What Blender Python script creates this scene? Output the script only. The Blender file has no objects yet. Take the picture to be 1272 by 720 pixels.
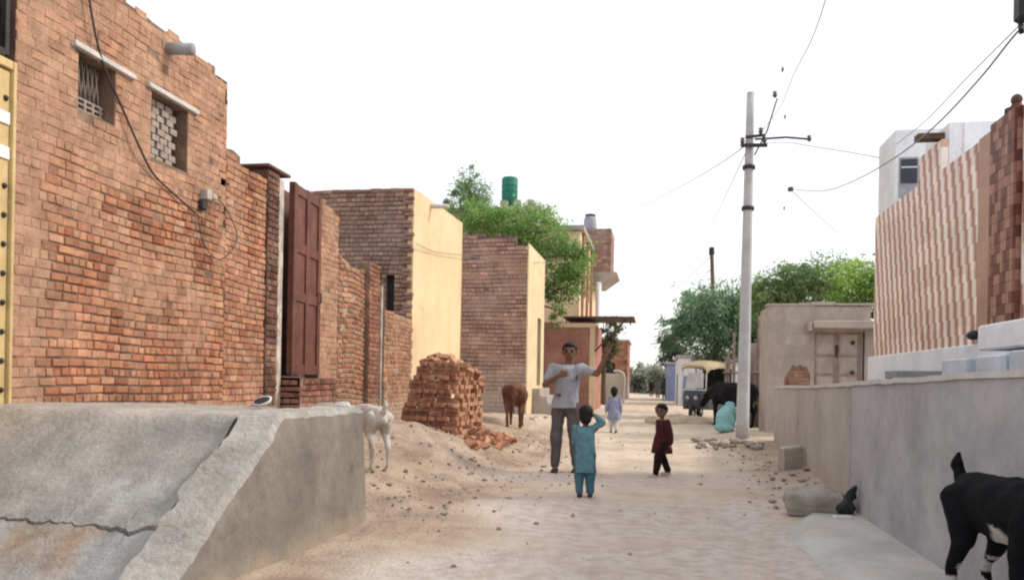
import bpy, math, random
from mathutils import Vector, Matrix, noise, Euler
random.seed(7)
R = math.radians
S = bpy.context.scene
COL = S.collection
EYE = 1.27
YAW, ROLL, FPX = R(10.15), 0.0175, 1000.0

# ------------------------------------------------------------------ survey helpers
def _tv(px, py):
    du, dv = px - 636, 472 - py
    c, s = math.cos(ROLL), math.sin(ROLL)
    return (du*c - dv*s)/FPX, (dv*c + du*s)/FPX

def at(px, py, Y):
    t, v = _tv(px, py)
    zc = Y/(math.cos(YAW) + t*math.sin(YAW))
    return Vector((zc*(-math.sin(YAW) + t*math.cos(YAW)), Y, EYE + zc*v))

def atx(px, py, X):
    t, v = _tv(px, py)
    zc = X/(-math.sin(YAW) + t*math.cos(YAW))
    return Vector((X, zc*(math.cos(YAW) + t*math.sin(YAW)), EYE + zc*v))

def sm(a, b, x):
    t = (x - a)/(b - a)
    t = 0.0 if t < 0 else 1.0 if t > 1 else t
    return t*t*(3 - 2*t)

def nz(x, y, z=0.0):
    return noise.noise(Vector((x, y, z)))

def gz(x, y):
    b = .42*sm(-1.9, -4.2, x)*sm(5.6, 9.0, y)*(1 - .62*sm(19, 26, y))
    b += .24*math.exp(-((x + 3.35)/.85)**4 - ((y - 11.3)/1.7)**2)
    b += .05*sm(-1.2, -2.4, x)*sm(7, 4, y)
    b += .13*sm(1.3, 2.3, x)*sm(8.3, 10.5, y)*(1 - sm(20, 25, y))
    b += .10*math.exp(-((x - 1.0)/1.1)**2 - ((y - 25)/1.6)**2)
    f = 1 - sm(60, 120, y)
    for rx in (-.75 + .25*math.sin(y*.21), .62 + .22*math.sin(y*.19 + 1)): b += (-.022*math.exp(-((x - rx)/.13)**2) + .010*math.exp(-((x - rx - .25)/.1)**2) + .010*math.exp(-((x - rx + .25)/.1)**2))*(.6 + .8*nz(x, y*.5, 8))*f
    e = sm(-1.3, -2.6, x)*sm(5, 8, y)*(1 - sm(22, 30, y))
    b += (.022 + .06*e)*nz(x*.8, y*.8, 3.1)*f + (.012 + .035*e)*nz(x*2.6, y*2.6, 9)*f + (.004 + .022*e)*nz(x*5.2, y*5.2, 4)*f + (.005 + .009*e)*nz(x*9, y*9, 2)*f
    return b

def hit(px, py):
    t, v = _tv(px, py)
    z = 0.0
    for _ in range(12):
        zc = (z - EYE)/v
        x = zc*(-math.sin(YAW) + t*math.cos(YAW)); y = zc*(math.cos(YAW) + t*math.sin(YAW))
        z = .5*z + .5*gz(x, y)
    return Vector((x, y, gz(x, y)))

def lerp(a, b, t): return a + (b - a)*t
def mix3(a, b, t): return tuple(lerp(a[i], b[i], t) for i in range(3))

# ------------------------------------------------------------------ object helpers
def tag(o, label=None, cat=None, group=None, kind=None):
    if label: o['label'] = label
    if cat: o['category'] = cat
    if group: o['group'] = group
    if kind: o['kind'] = kind
    return o

def empty(name, loc, rz=0, label=None, cat=None, group=None):
    o = bpy.data.objects.new(name, None); COL.objects.link(o)
    o.empty_display_size = .2
    o.location = loc; o.rotation_euler = (0, 0, rz)
    return tag(o, label, cat, group)

class MB:
    """collects faces in world (or thing) coordinates; every face carries a colour"""
    def __init__(s): s.v = []; s.f = []; s.c = []; s.sm = []
    def face(s, pts, c=(1, 1, 1), smooth=False):
        n = len(s.v); s.v += [tuple(p) for p in pts]; s.f.append(tuple(range(n, n + len(pts)))); s.c.append(c); s.sm.append(smooth)
    def add(s, vs, fs, c=(1, 1, 1), smooth=False):
        n = len(s.v); s.v += [tuple(p) for p in vs]
        for f in fs: s.f.append(tuple(i + n for i in f)); s.c.append(c); s.sm.append(smooth)
    def box(s, c, size, rz=0, col=(1, 1, 1), bev=0.0, rot=None, jit=0.0):
        hx, hy, hz = size[0]/2, size[1]/2, size[2]/2
        m = (rot or Matrix.Rotation(rz, 3, 'Z'))
        c = Vector(c)
        if bev <= 0:
            vs = [Vector((a*hx, b*hy, d*hz)) for d in (-1, 1) for a, b in ((-1, -1), (1, -1), (1, 1), (-1, 1))]
            fs = [(3, 2, 1, 0), (4, 5, 6, 7), (0, 1, 5, 4), (1, 2, 6, 5), (2, 3, 7, 6), (3, 0, 4, 7)]
        else:
            vs = []; b_ = min(bev, hx*.45, hy*.45, hz*.45)
            for (z, ins) in ((-hz, b_), (-hz + b_, 0), (hz - b_, 0), (hz, b_)):
                x, y = hx - ins, hy - ins
                k = b_*.6 if ins == 0 else 0
                for p in ((-x, -y + k), (-x + k, -y), (x - k, -y), (x, -y + k), (x, y - k), (x - k, y), (-x + k, y), (-x, y - k)):
                    vs.append(Vector((p[0], p[1], z)))
            fs = [tuple(range(7, -1, -1)), tuple(range(24, 32))]
            for r in range(3):
                for i in range(8): fs.append((r*8 + i, r*8 + (i + 1) % 8, r*8 + 8 + (i + 1) % 8, r*8 + 8 + i))
        if jit:
            vs = [v + Vector((random.uniform(-jit, jit), random.uniform(-jit, jit), random.uniform(-jit, jit))) for v in vs]
        s.add([c + m @ v for v in vs], fs, col)
        return s
    def box2(s, lo, hi, col=(1, 1, 1), bev=0.0):
        return s.box([(lo[i] + hi[i])/2 for i in range(3)], [abs(hi[i] - lo[i]) for i in range(3)], 0, col, bev)
    def tube(s, pts, rs, n=8, col=(1, 1, 1), smooth=True, caps=True):
        pts = [Vector(p) for p in pts]
        if not hasattr(rs, '__len__'): rs = [rs]*len(pts)
        vs = []; up = None
        for i, p in enumerate(pts):
            d = (pts[min(i + 1, len(pts) - 1)] - pts[max(i - 1, 0)])
            d = d.normalized() if d.length > 1e-9 else Vector((0, 0, 1))
            if up is None: up = d.orthogonal().normalized()
            up = (up - d*up.dot(d)); up = up.normalized() if up.length > 1e-6 else d.orthogonal().normalized()
            w = d.cross(up)
            for k in range(n):
                a = 2*math.pi*k/n
                vs.append(p + (up*math.cos(a) + w*math.sin(a))*rs[i])
        fs = []
        for i in range(len(pts) - 1):
            for k in range(n): fs.append((i*n + k, i*n + (k + 1) % n, (i + 1)*n + (k + 1) % n, (i + 1)*n + k))
        if caps: fs.append(tuple(range(n - 1, -1, -1))); fs.append(tuple((len(pts) - 1)*n + k for k in range(n)))
        s.add(vs, fs, col, smooth); return s
    def capsule(s, p0, p1, r0, r1, n=14):
        p0, p1 = Vector(p0), Vector(p1); d = p1 - p0
        if d.length < 1e-6: d = Vector((0, 0, 1e-4))
        u = d.normalized(); pts = []; rs = []
        for k in range(5):
            a = math.pi/2*(k/5.0); pts.append(p0 - u*r0*math.cos(a)); rs.append(max(r0*math.sin(a), 1e-4))
        for k in range(1, 6):
            t = k/6.0; pts.append(p0 + d*t); rs.append(lerp(r0, r1, t))
        for k in range(5, -1, -1):
            a = math.pi/2*(k/5.0); pts.append(p1 + u*r1*math.cos(a)); rs.append(max(r1*math.sin(a), 1e-4))
        return s.tube(pts, rs, n)
    def ell(s, c, r, rot=None, n=16, col=(1, 1, 1)):
        c = Vector(c); m = rot or Matrix.Identity(3); vs = []; fs = []; h = n//2
        for i in range(h + 1):
            th = math.pi*i/h
            for k in range(n):
                a = 2*math.pi*k/n
                vs.append(c + m @ Vector((r[0]*math.sin(th)*math.cos(a), r[1]*math.sin(th)*math.sin(a), r[2]*math.cos(th))))
        for i in range(h):
            for k in range(n): fs.append((i*n + k, (i + 1)*n + k, (i + 1)*n + (k + 1) % n, i*n + (k + 1) % n))
        s.add(vs, fs, col, True); return s
    def loft(s, rings, n=28, fold=0.0, nf=9, ph=0.0):
        """rings: (centre, rx, ry); closed at both ends"""
        vs = []; fs = []
        for i, (c, rx, ry) in enumerate(rings):
            t = i/(len(rings) - 1)
            for k in range(n):
                a = 2*math.pi*k/n; q = 1 + fold*t*t*math.sin(nf*a + ph)
                vs.append(Vector(c) + Vector((rx*q*math.cos(a), ry*q*math.sin(a), 0)))
        for i in range(len(rings) - 1):
            for k in range(n): fs.append((i*n + k, (i + 1)*n + k, (i + 1)*n + (k + 1) % n, i*n + (k + 1) % n))
        fs.append(tuple(range(n))); fs.append(tuple((len(rings) - 1)*n + k for k in range(n - 1, -1, -1)))
        s.add(vs, fs, (1, 1, 1), True); return s
    def mesh(s, name):
        me = bpy.data.meshes.new(name); me.from_pydata(s.v, [], s.f)
        at_ = me.attributes.new('Col', 'FLOAT_COLOR', 'FACE')
        buf = []
        for c in s.c: buf += [c[0], c[1], c[2], 1.0]
        at_.data.foreach_set('color', buf)
        me.polygons.foreach_set('use_smooth', s.sm)
        me.update(); return me
    def build(s, name, m, parent=None, loc=None):
        me = s.mesh(name)
        if m: me.materials.append(m)
        o = bpy.data.objects.new(name, me); COL.objects.link(o)
        if parent: o.parent = parent
        if loc: o.location = loc
        return o
    def blob(s, name, m, parent=None, voxel=.008, smooth=4, colf=None, loc=None, fold=None):
        """one continuous surface out of overlapping shapes"""
        me = s.mesh(name); o = bpy.data.objects.new(name, me); COL.objects.link(o)
        r = o.modifiers.new('r', 'REMESH'); r.mode = 'VOXEL'; r.voxel_size = voxel
        k = o.modifiers.new('s', 'SMOOTH'); k.factor = .5; k.iterations = smooth
        dg = bpy.context.evaluated_depsgraph_get()
        me2 = bpy.data.meshes.new_from_object(o.evaluated_get(dg))
        o.modifiers.clear(); o.data = me2; bpy.data.meshes.remove(me); me2.name = name
        me2.materials.clear(); me2.materials.append(m)
        me2.polygons.foreach_set('use_smooth', [True]*len(me2.polygons))
        if colf:
            for a in list(me2.attributes):
                if a.name == 'Col': me2.attributes.remove(a)
            at_ = me2.attributes.new('Col', 'FLOAT_COLOR', 'POINT'); buf = []
            for v in me2.vertices: buf += [*colf(v.co), 1.0]
            at_.data.foreach_set('color', buf)
        if fold:
            amp, fq, fz = fold; me2.update()
            nn = [v.normal.copy() for v in me2.vertices]
            for v, n_ in zip(me2.vertices, nn): v.co += n_*amp*(nz(v.co.x*fq, v.co.y*fq, v.co.z*fz) + .5*nz(v.co.x*fq*2.1, v.co.y*fq*2.1, v.co.z*fz*2.6 + 5))
        if parent: o.parent = parent
        if loc: o.location = loc
        return o

# ------------------------------------------------------------------ materials
def mat(name, col, var=.25, scale=3.0, rough=.9, bump=.3, bscale=40.0, attr=False, col2=None, dist=.01, stain=None, stscale=1.0, stamt=.5,
        spec=.2, zdirt=None, vstreak=0.0, metal=0.0, crack=0.0):
    """noise-varied surface. attr: multiply with the mesh's own colour. stain: second colour in large patches. zdirt: (colour, z0, z1) dust rising from the ground"""
    m = bpy.data.materials.new(name); m.use_nodes = True
    nt = m.node_tree; N = nt.nodes; L = nt.links; N.clear()
    out = N.new('ShaderNodeOutputMaterial'); p = N.new('ShaderNodeBsdfPrincipled'); L.new(p.outputs[0], out.inputs[0])
    p.inputs['Roughness'].default_value = rough; p.inputs['Metallic'].default_value = metal
    p.inputs['Specular IOR Level'].default_value = spec
    tc = N.new('ShaderNodeTexCoord'); co = tc.outputs['Object']
    def noi(sc, det=4, vec=None, rg=.6):
        n = N.new('ShaderNodeTexNoise'); n.inputs['Scale'].default_value = sc; n.inputs['Detail'].default_value = det; n.inputs['Roughness'].default_value = rg
        L.new(vec or co, n.inputs['Vector']); return n.outputs['Fac']
    def ramp(f, a, b):
        r = N.new('ShaderNodeMapRange'); r.inputs['From Min'].default_value = a; r.inputs['From Max'].default_value = b
        r.interpolation_type = 'SMOOTHSTEP'; L.new(f, r.inputs['Value']); return r.outputs[0]
    def mixc(f, a, b, mode='MIX'):
        x = N.new('ShaderNodeMix'); x.data_type = 'RGBA'; x.blend_type = mode
        if isinstance(f, float): x.inputs['Factor'].default_value = f
        else: L.new(f, x.inputs['Factor'])
        for s_, q in ((6, a), (7, b)):
            if isinstance(q, (tuple, list)): x.inputs[s_].default_value = (*q, 1)
            else: L.new(q, x.inputs[s_])
        return x.outputs[2]
    c2 = col2 or tuple(min(1, k*(1 - var)) for k in col)
    c1 = tuple(min(1, k*(1 + var*.55)) for k in col) if not col2 else col
    f1 = ramp(noi(scale, 5), .3, .7)
    base = mixc(f1, c1, c2)
    f2 = ramp(noi(scale*7.3, 3), .35, .65)
    d = N.new('ShaderNodeMath'); d.operation = 'MULTIPLY'; L.new(f2, d.inputs[0]); d.inputs[1].default_value = .6
    base = mixc(d.outputs[0], base, mixc(1.0, base, tuple(1 - var*.8 for _ in range(3)), 'MULTIPLY'))
    gr_ = ramp(noi(85, 3, rg=.7), .35, .65)
    base = mixc(gr_, base, mixc(1.0, base, (.84, .84, .84), 'MULTIPLY'))
    if attr:
        a = N.new('ShaderNodeAttribute'); a.attribute_name = 'Col'
        base = mixc(1.0, base, a.outputs['Color'], 'MULTIPLY')
    if stain:
        f3 = ramp(noi(stscale, 6, rg=.65), .48, .72)
        q = N.new('ShaderNodeMath'); q.operation = 'MULTIPLY'; L.new(f3, q.inputs[0]); q.inputs[1].default_value = stamt
        base = mixc(q.outputs[0], base, stain)
    if vstreak:
        mp = N.new('ShaderNodeMapping'); mp.inputs['Scale'].default_value = (1.3, 1.3, .30); L.new(co, mp.inputs[0])
        f5 = ramp(noi(1.3, 7, mp.outputs[0], .68), .46, .78)
        q = N.new('ShaderNodeMath'); q.operation = 'MULTIPLY'; L.new(f5, q.inputs[0]); q.inputs[1].default_value = vstreak
        base = mixc(q.outputs[0], base, mixc(1.0, base, (.45, .43, .42), 'MULTIPLY'))
    if crack:
        wv = N.new('ShaderNodeTexNoise'); wv.inputs['Scale'].default_value = 2.2; wv.inputs['Detail'].default_value = 5; L.new(co, wv.inputs['Vector'])
        va = N.new('ShaderNodeVectorMath'); va.operation = 'MULTIPLY_ADD'; L.new(wv.outputs['Color'], va.inputs[0]); va.inputs[1].default_value = (.7, .7, .7); L.new(co, va.inputs[2])
        vo = N.new('ShaderNodeTexVoronoi'); vo.feature = 'DISTANCE_TO_EDGE'; vo.inputs['Scale'].default_value = crack; L.new(va.outputs[0], vo.inputs['Vector'])
        q = N.new('ShaderNodeMath'); q.operation = 'MULTIPLY'; L.new(ramp(vo.outputs['Distance'], .014, .002), q.inputs[0]); L.new(ramp(noi(.8, 3), .54, .68), q.inputs[1])
        q2 = N.new('ShaderNodeMath'); q2.operation = 'MULTIPLY'; L.new(q.outputs[0], q2.inputs[0]); q2.inputs[1].default_value = .5
        base = mixc(q2.outputs[0], base, mixc(1.0, base, (.30, .27, .25), 'MULTIPLY'))
        blot = N.new('ShaderNodeMath'); blot.operation = 'MULTIPLY'; L.new(ramp(noi(4.5, 8, rg=.75), .58, .70), blot.inputs[0]); blot.inputs[1].default_value = .30
        base = mixc(blot.outputs[0], base, mixc(1.0, base, (.55, .52, .50), 'MULTIPLY'))
    if zdirt:
        g = N.new('ShaderNodeNewGeometry'); sx = N.new('ShaderNodeSeparateXYZ'); L.new(g.outputs['Position'], sx.inputs[0])
        ad = N.new('ShaderNodeMath'); ad.operation = 'MULTIPLY_ADD'; L.new(noi(2.5, 5), ad.inputs[0]); ad.inputs[1].default_value = (zdirt[2] - zdirt[1])*1.0
        L.new(sx.outputs[2], ad.inputs[2])
        f4 = ramp(ad.outputs[0], zdirt[2] + .4*(zdirt[2] - zdirt[1]), zdirt[1] + .4*(zdirt[2] - zdirt[1]))
        q = N.new('ShaderNodeMath'); q.operation = 'MULTIPLY'; L.new(f4, q.inputs[0]); q.inputs[1].default_value = .75
        base = mixc(q.outputs[0], base, zdirt[0])
    L.new(base, p.inputs['Base Color'])
    if bump:
        b = N.new('ShaderNodeBump'); b.inputs['Strength'].default_value = bump; b.inputs['Distance'].default_value = dist
        L.new(noi(bscale, 6), b.inputs['Height']); L.new(b.outputs[0], p.inputs['Normal'])
    return m

DUST = (.46, .36, .27)
M = {}
M['brick'] = mat('brick_red', (1, 1, 1), .34, 5, .95, .6, 70, attr=True, stain=(.60, .41, .29), stscale=1.9, stamt=.42, vstreak=.16, zdirt=(DUST, .6, 1.15))
M['brick_far'] = mat('brick_purple', (1, 1, 1), .25, 2.5, .95, .4, 50, attr=True, stain=(.40, .31, .29), stscale=.5, stamt=.55, zdirt=((.42, .36, .32), .6, 2.4))
M['loose_brick'] = mat('loose_brick', (.48, .235, .15), .4, 6, .95, .5, 60, stain=(.17, .10, .09), stscale=3.0, stamt=.55)
M['loose_brick2'] = mat('loose_brick_pale', (.56, .30, .185), .35, 6, .95, .5, 60, stain=(.56, .38, .27), stscale=4.0, stamt=.6)
M['yellow'] = mat('yellow_plaster', (.81, .625, .39), .10, .9, .92, .3, 30, stain=(.66, .50, .33), stscale=.55, stamt=.5, zdirt=((.55, .44, .32), .5, 1.6), vstreak=.22, crack=0.6)
M['cream'] = mat('cream_plaster', (.80, .65, .42), .13, 1.5, .92, .25, 30, stain=(.60, .48, .34), stscale=.8, stamt=.5, vstreak=.25, crack=0.5)
M['conc'] = mat('platform_concrete', (.36, .345, .325), .30, 1.5, .92, 1.0, 24, attr=True, stain=(.47, .46, .45), stscale=1.4, stamt=.65, dist=.03, crack=1.3)
M['conc_face'] = mat('concrete_face', (.27, .245, .212), .3, 1.6, .92, .8, 22, stain=(.19, .172, .15), stscale=2.4, stamt=.7, vstreak=.3, zdirt=(DUST, -.1, .28), crack=1.5)
M['grey_wall'] = mat('grey_render', (.42, .42, .44), .20, 1.1, .9, .3, 45, stain=(.52, .505, .50), stscale=.7, stamt=.7, vstreak=.22, zdirt=((.46, .42, .38), -.05, .16), crack=0.7)
M['grey_wall2'] = mat('grey_render_pale', (.46, .43, .405), .15, .8, .9, .3, 45, stain=(.33, .30, .28), stscale=.9, stamt=.6, vstreak=.35, zdirt=((.48, .38, .29), .0, .5), crack=0.9)
M['coping'] = mat('coping_cement', (.58, .56, .54), .15, 3, .9, .3, 40)
M['mud'] = mat('mud_plaster', (.47, .405, .36), .18, 1.3, .95, .5, 22, stain=(.30, .24, .21), stscale=1.1, stamt=.6, vstreak=.3, crack=0.8)
M['pale_mud'] = mat('pale_mud_plaster', (.46, .40, .35), .14, 1.3, .95, .4, 22)
M['white'] = mat('white_paint', (.86, .88, .92), .10, 1.4, .8, .12, 40, stain=(.55, .58, .62), stscale=1.2, stamt=.5, vstreak=.15)
M['bluewhite'] = mat('pale_blue_paint', (.68, .73, .80), .16, 2, .8, .15, 40, vstreak=.2)
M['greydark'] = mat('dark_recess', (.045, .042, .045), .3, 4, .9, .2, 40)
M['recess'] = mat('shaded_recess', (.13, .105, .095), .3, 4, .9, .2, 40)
M['lattice'] = mat('lattice_cement', (.40, .33, .29), .22, 9, .9, .3, 60)
M['bracket'] = mat('pale_bracket', (.5, .46, .42), .2, 9, .9, .2, 60)
M['lintel'] = mat('lintel_cement', (.66, .63, .60), .2, 5, .9, .2, 60)
M['ygate'] = mat('yellow_painted_metal', (.66, .50, .25), .15, 3, .6, .1, 60, stain=(.50, .34, .15), stscale=2, stamt=.5, vstreak=.25)
M['pipe'] = mat('grey_pipe', (.34, .34, .355), .2, 8, .7, .1, 60)
M['wood'] = mat('brown_painted_door', (.165, .062, .045), .3, 3, .6, .3, 30, vstreak=.35, stain=(.24, .12, .09), stscale=2.2, stamt=.5)
M['brownmud'] = mat('dark_brown_brickwork', (.19, .105, .08), .3, 6, .95, .6, 30)
M['whitewash'] = mat('whitewashed_jamb', (.62, .55, .49), .35, 5, .9, .4, 30, stain=(.32, .21, .16), stscale=4, stamt=.8)
M['iron'] = mat('dark_iron', (.05, .045, .045), .3, 8, .6, .1, 60)
M['cable'] = mat('black_cable', (.06, .05, .05), .1, 8, .7, 0)
M['wire'] = mat('weathered_wire', (.26, .26, .27), .1, 8, .6, 0)
M['pole'] = mat('pole_steel', (.50, .51, .53), .16, 1.4, .65, .12, 40, vstreak=.3, stain=(.42, .38, .36), stscale=1.4, stamt=.4)
M['ceramic'] = mat('insulator', (.14, .10, .10), .2, 5, .4, 0)
M['green_tank'] = mat('green_tank_plastic', (.03, .20, .145), .2, 2, .6, .1, 20, stain=(.05, .27, .2), stscale=2, stamt=.5)
M['grey_tank'] = mat('grey_tank_plastic', (.38, .41, .45), .2, 2, .6, .1, 20)
M['redwall'] = mat('red_plaster', (.42, .20, .155), .2, 1.2, .92, .3, 25, stain=(.50, .31, .25), stscale=.9, stamt=.6, vstreak=.25, crack=0.6)
M['stone'] = mat('stone', (.44, .38, .325), .3, 6, .95, .6, 30, stain=(.27, .22, .19), stscale=3, stamt=.6)
M['sack'] = mat('sack_cloth', (.36, .325, .285), .22, 5, .95, .7, 24, stain=(.22, .19, .165), stscale=4, stamt=.6)
M['blackplastic'] = mat('black_plastic', (.03, .03, .034), .2, 8, .45, .3, 20)
M['paper'] = mat('white_scrap', (.70, .68, .66), .1, 8, .8, .2, 20)
M['bark'] = mat('bark', (.15, .105, .075), .35, 8, .95, .7, 20)
M['tin'] = mat('rusty_tin', (.17, .12, .10), .35, 3, .8, .2, 30)
M['slab'] = mat('roof_slab_cement', (.47, .42, .39), .2, 2, .9, .3, 30, vstreak=.3)
M['blue'] = mat('faded_blue_wall', (.25, .29, .47), .25, .7, .85, .15, 30, stain=(.42, .44, .55), stscale=.7, stamt=.6)
M['reed'] = mat('weathered_fence_wood', (.34, .25, .22), .3, 4, .95, .5, 25)
M['gatewood'] = mat('weathered_gate', (.46, .40, .36), .18, 3, .9, .4, 30, vstreak=.3)
# people and animals
M['skin'] = mat('skin', (.20, .105, .068), .1, 12, .6, .05, 80, spec=.35)
M['hair'] = mat('hair', (.012, .010, .010), .2, 40, .55, .5, 120)
M['eye'] = mat('eye', (.02, .015, .012), .1, 8, .3, 0)
M['lip'] = mat('lip', (.20, .085, .065), .1, 8, .5, 0)
M['tshirt'] = mat('grey_lilac_cloth', (.37, .37, .415), .10, 9, .95, .8, 9, dist=.03)
M['print'] = mat('dark_print', (.12, .11, .14), .1, 9, .95, 0)
M['trousers'] = mat('charcoal_cloth', (.135, .12, .12), .16, 9, .95, .8, 9, dist=.03)
M['teal'] = mat('teal_cloth', (.13, .275, .325), .14, 9, .95, .8, 10, dist=.03)
M['teal2'] = mat('dark_teal_cloth', (.075, .165, .215), .16, 9, .95, .8, 10, dist=.03)
M['maroon'] = mat('maroon_cloth', (.075, .018, .022), .2, 9, .95, .8, 10, dist=.03)
M['maroon2'] = mat('dark_maroon_cloth', (.018, .010, .012), .2, 9, .95, .8, 10, dist=.03)
M['lav'] = mat('lavender_cloth', (.30, .32, .47), .16, 9, .95, .8, 10, dist=.03)
M['whitecloth'] = mat('white_cloth', (.66, .64, .62), .1, 9, .95, .6, 10, dist=.03)
M['turq'] = mat('turquoise_cloth', (.27, .53, .55), .14, 5, .95, .8, 8, dist=.04)
M['shoe'] = mat('dark_sandal', (.05, .04, .038), .2, 9, .7, .1, 40)
M['shoe2'] = mat('pale_sandal', (.60, .56, .53), .2, 9, .7, .1, 40)
M['coat'] = mat('animal_coat', (1, 1, 1), .28, 22, .85, .9, 130, attr=True, spec=.12)
M['horn'] = mat('horn', (.10, .085, .07), .2, 20, .5, .3, 40)
M['navy'] = mat('navy_paint', (.030, .032, .055), .2, 3, .4, .05, 40, spec=.5)
M['canvas'] = mat('cream_canvas', (.62, .50, .33), .15, 3, .9, .4, 20)
M['glass'] = mat('dusty_glass', (.55, .55, .60), .2, 3, .25, .02, 30, spec=.6)
M['rubber'] = mat('rubber', (.03, .028, .027), .2, 9, .9, .2, 60)
M['chrome'] = mat('dull_chrome', (.45, .45, .46), .1, 9, .35, 0, metal=.7)
M['leaf'] = mat('leaf', (1, 1, 1), .15, 3, .7, 0, attr=True, spec=.25)
def leaf_light(m):
    nt = m.node_tree; p = next(n for n in nt.nodes if n.type == 'BSDF_PRINCIPLED'); out = next(n for n in nt.nodes if n.type == 'OUTPUT_MATERIAL')
    t = nt.nodes.new('ShaderNodeBsdfTranslucent'); x = nt.nodes.new('ShaderNodeMixShader'); x.inputs[0].default_value = .5
    nt.links.new(p.inputs['Base Color'].links[0].from_socket, t.inputs[0]); nt.links.new(p.outputs[0], x.inputs[1]); nt.links.new(t.outputs[0], x.inputs[2]); nt.links.new(x.outputs[0], out.inputs[0])
leaf_light(M['leaf'])

def tile_material():
    m = bpy.data.materials.new('zigzag_tiles'); m.use_nodes = True
    nt = m.node_tree; N = nt.nodes; L = nt.links; p = N['Principled BSDF']
    g = N.new('ShaderNodeTexCoord'); sx = N.new('ShaderNodeSeparateXYZ'); L.new(g.outputs['Object'], sx.inputs[0])
    def mth(op, a, b=None, c=None):
        n = N.new('ShaderNodeMath'); n.operation = op
        for i, q in enumerate((a, b, c)):
            if q is None: continue
            if isinstance(q, (int, float)): n.inputs[i].default_value = q
            else: L.new(q, n.inputs[i])
        return n.outputs[0]
    y, z = sx.outputs[1], sx.outputs[2]
    row = mth('FLOOR', mth('DIVIDE', z, .092))
    par = mth('ABSOLUTE', mth('SUBTRACT', mth('FRACT', mth('MULTIPLY', row, .5)), .0))
    u = mth('ADD', mth('ADD', y, mth('MULTIPLY', par, .036)), mth('MULTIPLY', row, -.022))
    fr = mth('FRACT', mth('DIVIDE', u, .228))
    cr = N.new('ShaderNodeValToRGB'); cr.color_ramp.interpolation = 'CONSTANT'
    e = cr.color_ramp.elements
    e[0].position = 0; e[0].color = (.93, .86, .80, 1)
    e[1].position = .42; e[1].color = (.66, .38, .27, 1)
    k = e.new(.56); k.color = (.28, .105, .06, 1)
    k = e.new(.80); k.color = (.62, .37, .26, 1)
    L.new(fr, cr.inputs[0])
    gr = mth('GREATER_THAN', mth('ABSOLUTE', mth('SUBTRACT', mth('FRACT', mth('DIVIDE', z, .276)), .5)), .485)
    gr2 = mth('GREATER_THAN', mth('ABSOLUTE', mth('SUBTRACT', mth('FRACT', mth('DIVIDE', y, .504)), .5)), .488)
    gm = mth('MULTIPLY', mth('MAXIMUM', gr, gr2), .28)
    no = N.new('ShaderNodeTexNoise'); no.inputs['Scale'].default_value = 1.6; no.inputs['Detail'].default_value = 6; L.new(g.outputs['Object'], no.inputs['Vector'])
    cv = N.new('ShaderNodeCombineXYZ'); L.new(mth('FLOOR', mth('DIVIDE', u, .228)), cv.inputs[0]); L.new(mth('FLOOR', mth('DIVIDE', z, .276)), cv.inputs[1])
    wn = N.new('ShaderNodeTexWhiteNoise'); wn.noise_dimensions = '2D'; L.new(cv.outputs[0], wn.inputs['Vector'])
    hv = N.new('ShaderNodeHueSaturation'); L.new(cr.outputs[0], hv.inputs['Color']); L.new(mth('MULTIPLY_ADD', wn.outputs['Value'], .30, .80), hv.inputs['Value']); L.new(mth('MULTIPLY_ADD', wn.outputs['Value'], -.3, 1.2), hv.inputs['Saturation'])
    a = N.new('ShaderNodeMix'); a.data_type = 'RGBA'; L.new(gm, a.inputs[0]); L.new(hv.outputs[0], a.inputs[6]); a.inputs[7].default_value = (.34, .27, .24, 1)
    b = N.new('ShaderNodeMix'); b.data_type = 'RGBA'; L.new(mth('MULTIPLY', no.outputs[0], .45), b.inputs[0]); L.new(a.outputs[2], b.inputs[6]); b.inputs[7].default_value = (.55, .42, .36, 1)
    L.new(b.outputs[2], p.inputs['Base Color'])
    p.inputs['Roughness'].default_value = .45; p.inputs['Specular IOR Level'].default_value = .35
    bp = N.new('ShaderNodeBump'); bp.inputs['Strength'].default_value = .25; bp.inputs['Distance'].default_value = .004
    L.new(mth('SUBTRACT', 1.0, mth('MAXIMUM', gr, gr2)), bp.inputs['Height']); L.new(bp.outputs[0], p.inputs['Normal'])
    return m
M['tiles'] = tile_material()
M['strip_tile'] = mat('plain_pink_tile', (.50, .30, .22), .15, 2, .5, .15, 40, stain=(.40, .22, .16), stscale=2.5, stamt=.5, spec=.35)
M['column_tile'] = mat('brown_mosaic', (1, 1, 1), .2, 8, .5, .2, 60, attr=True, spec=.35)

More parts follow.
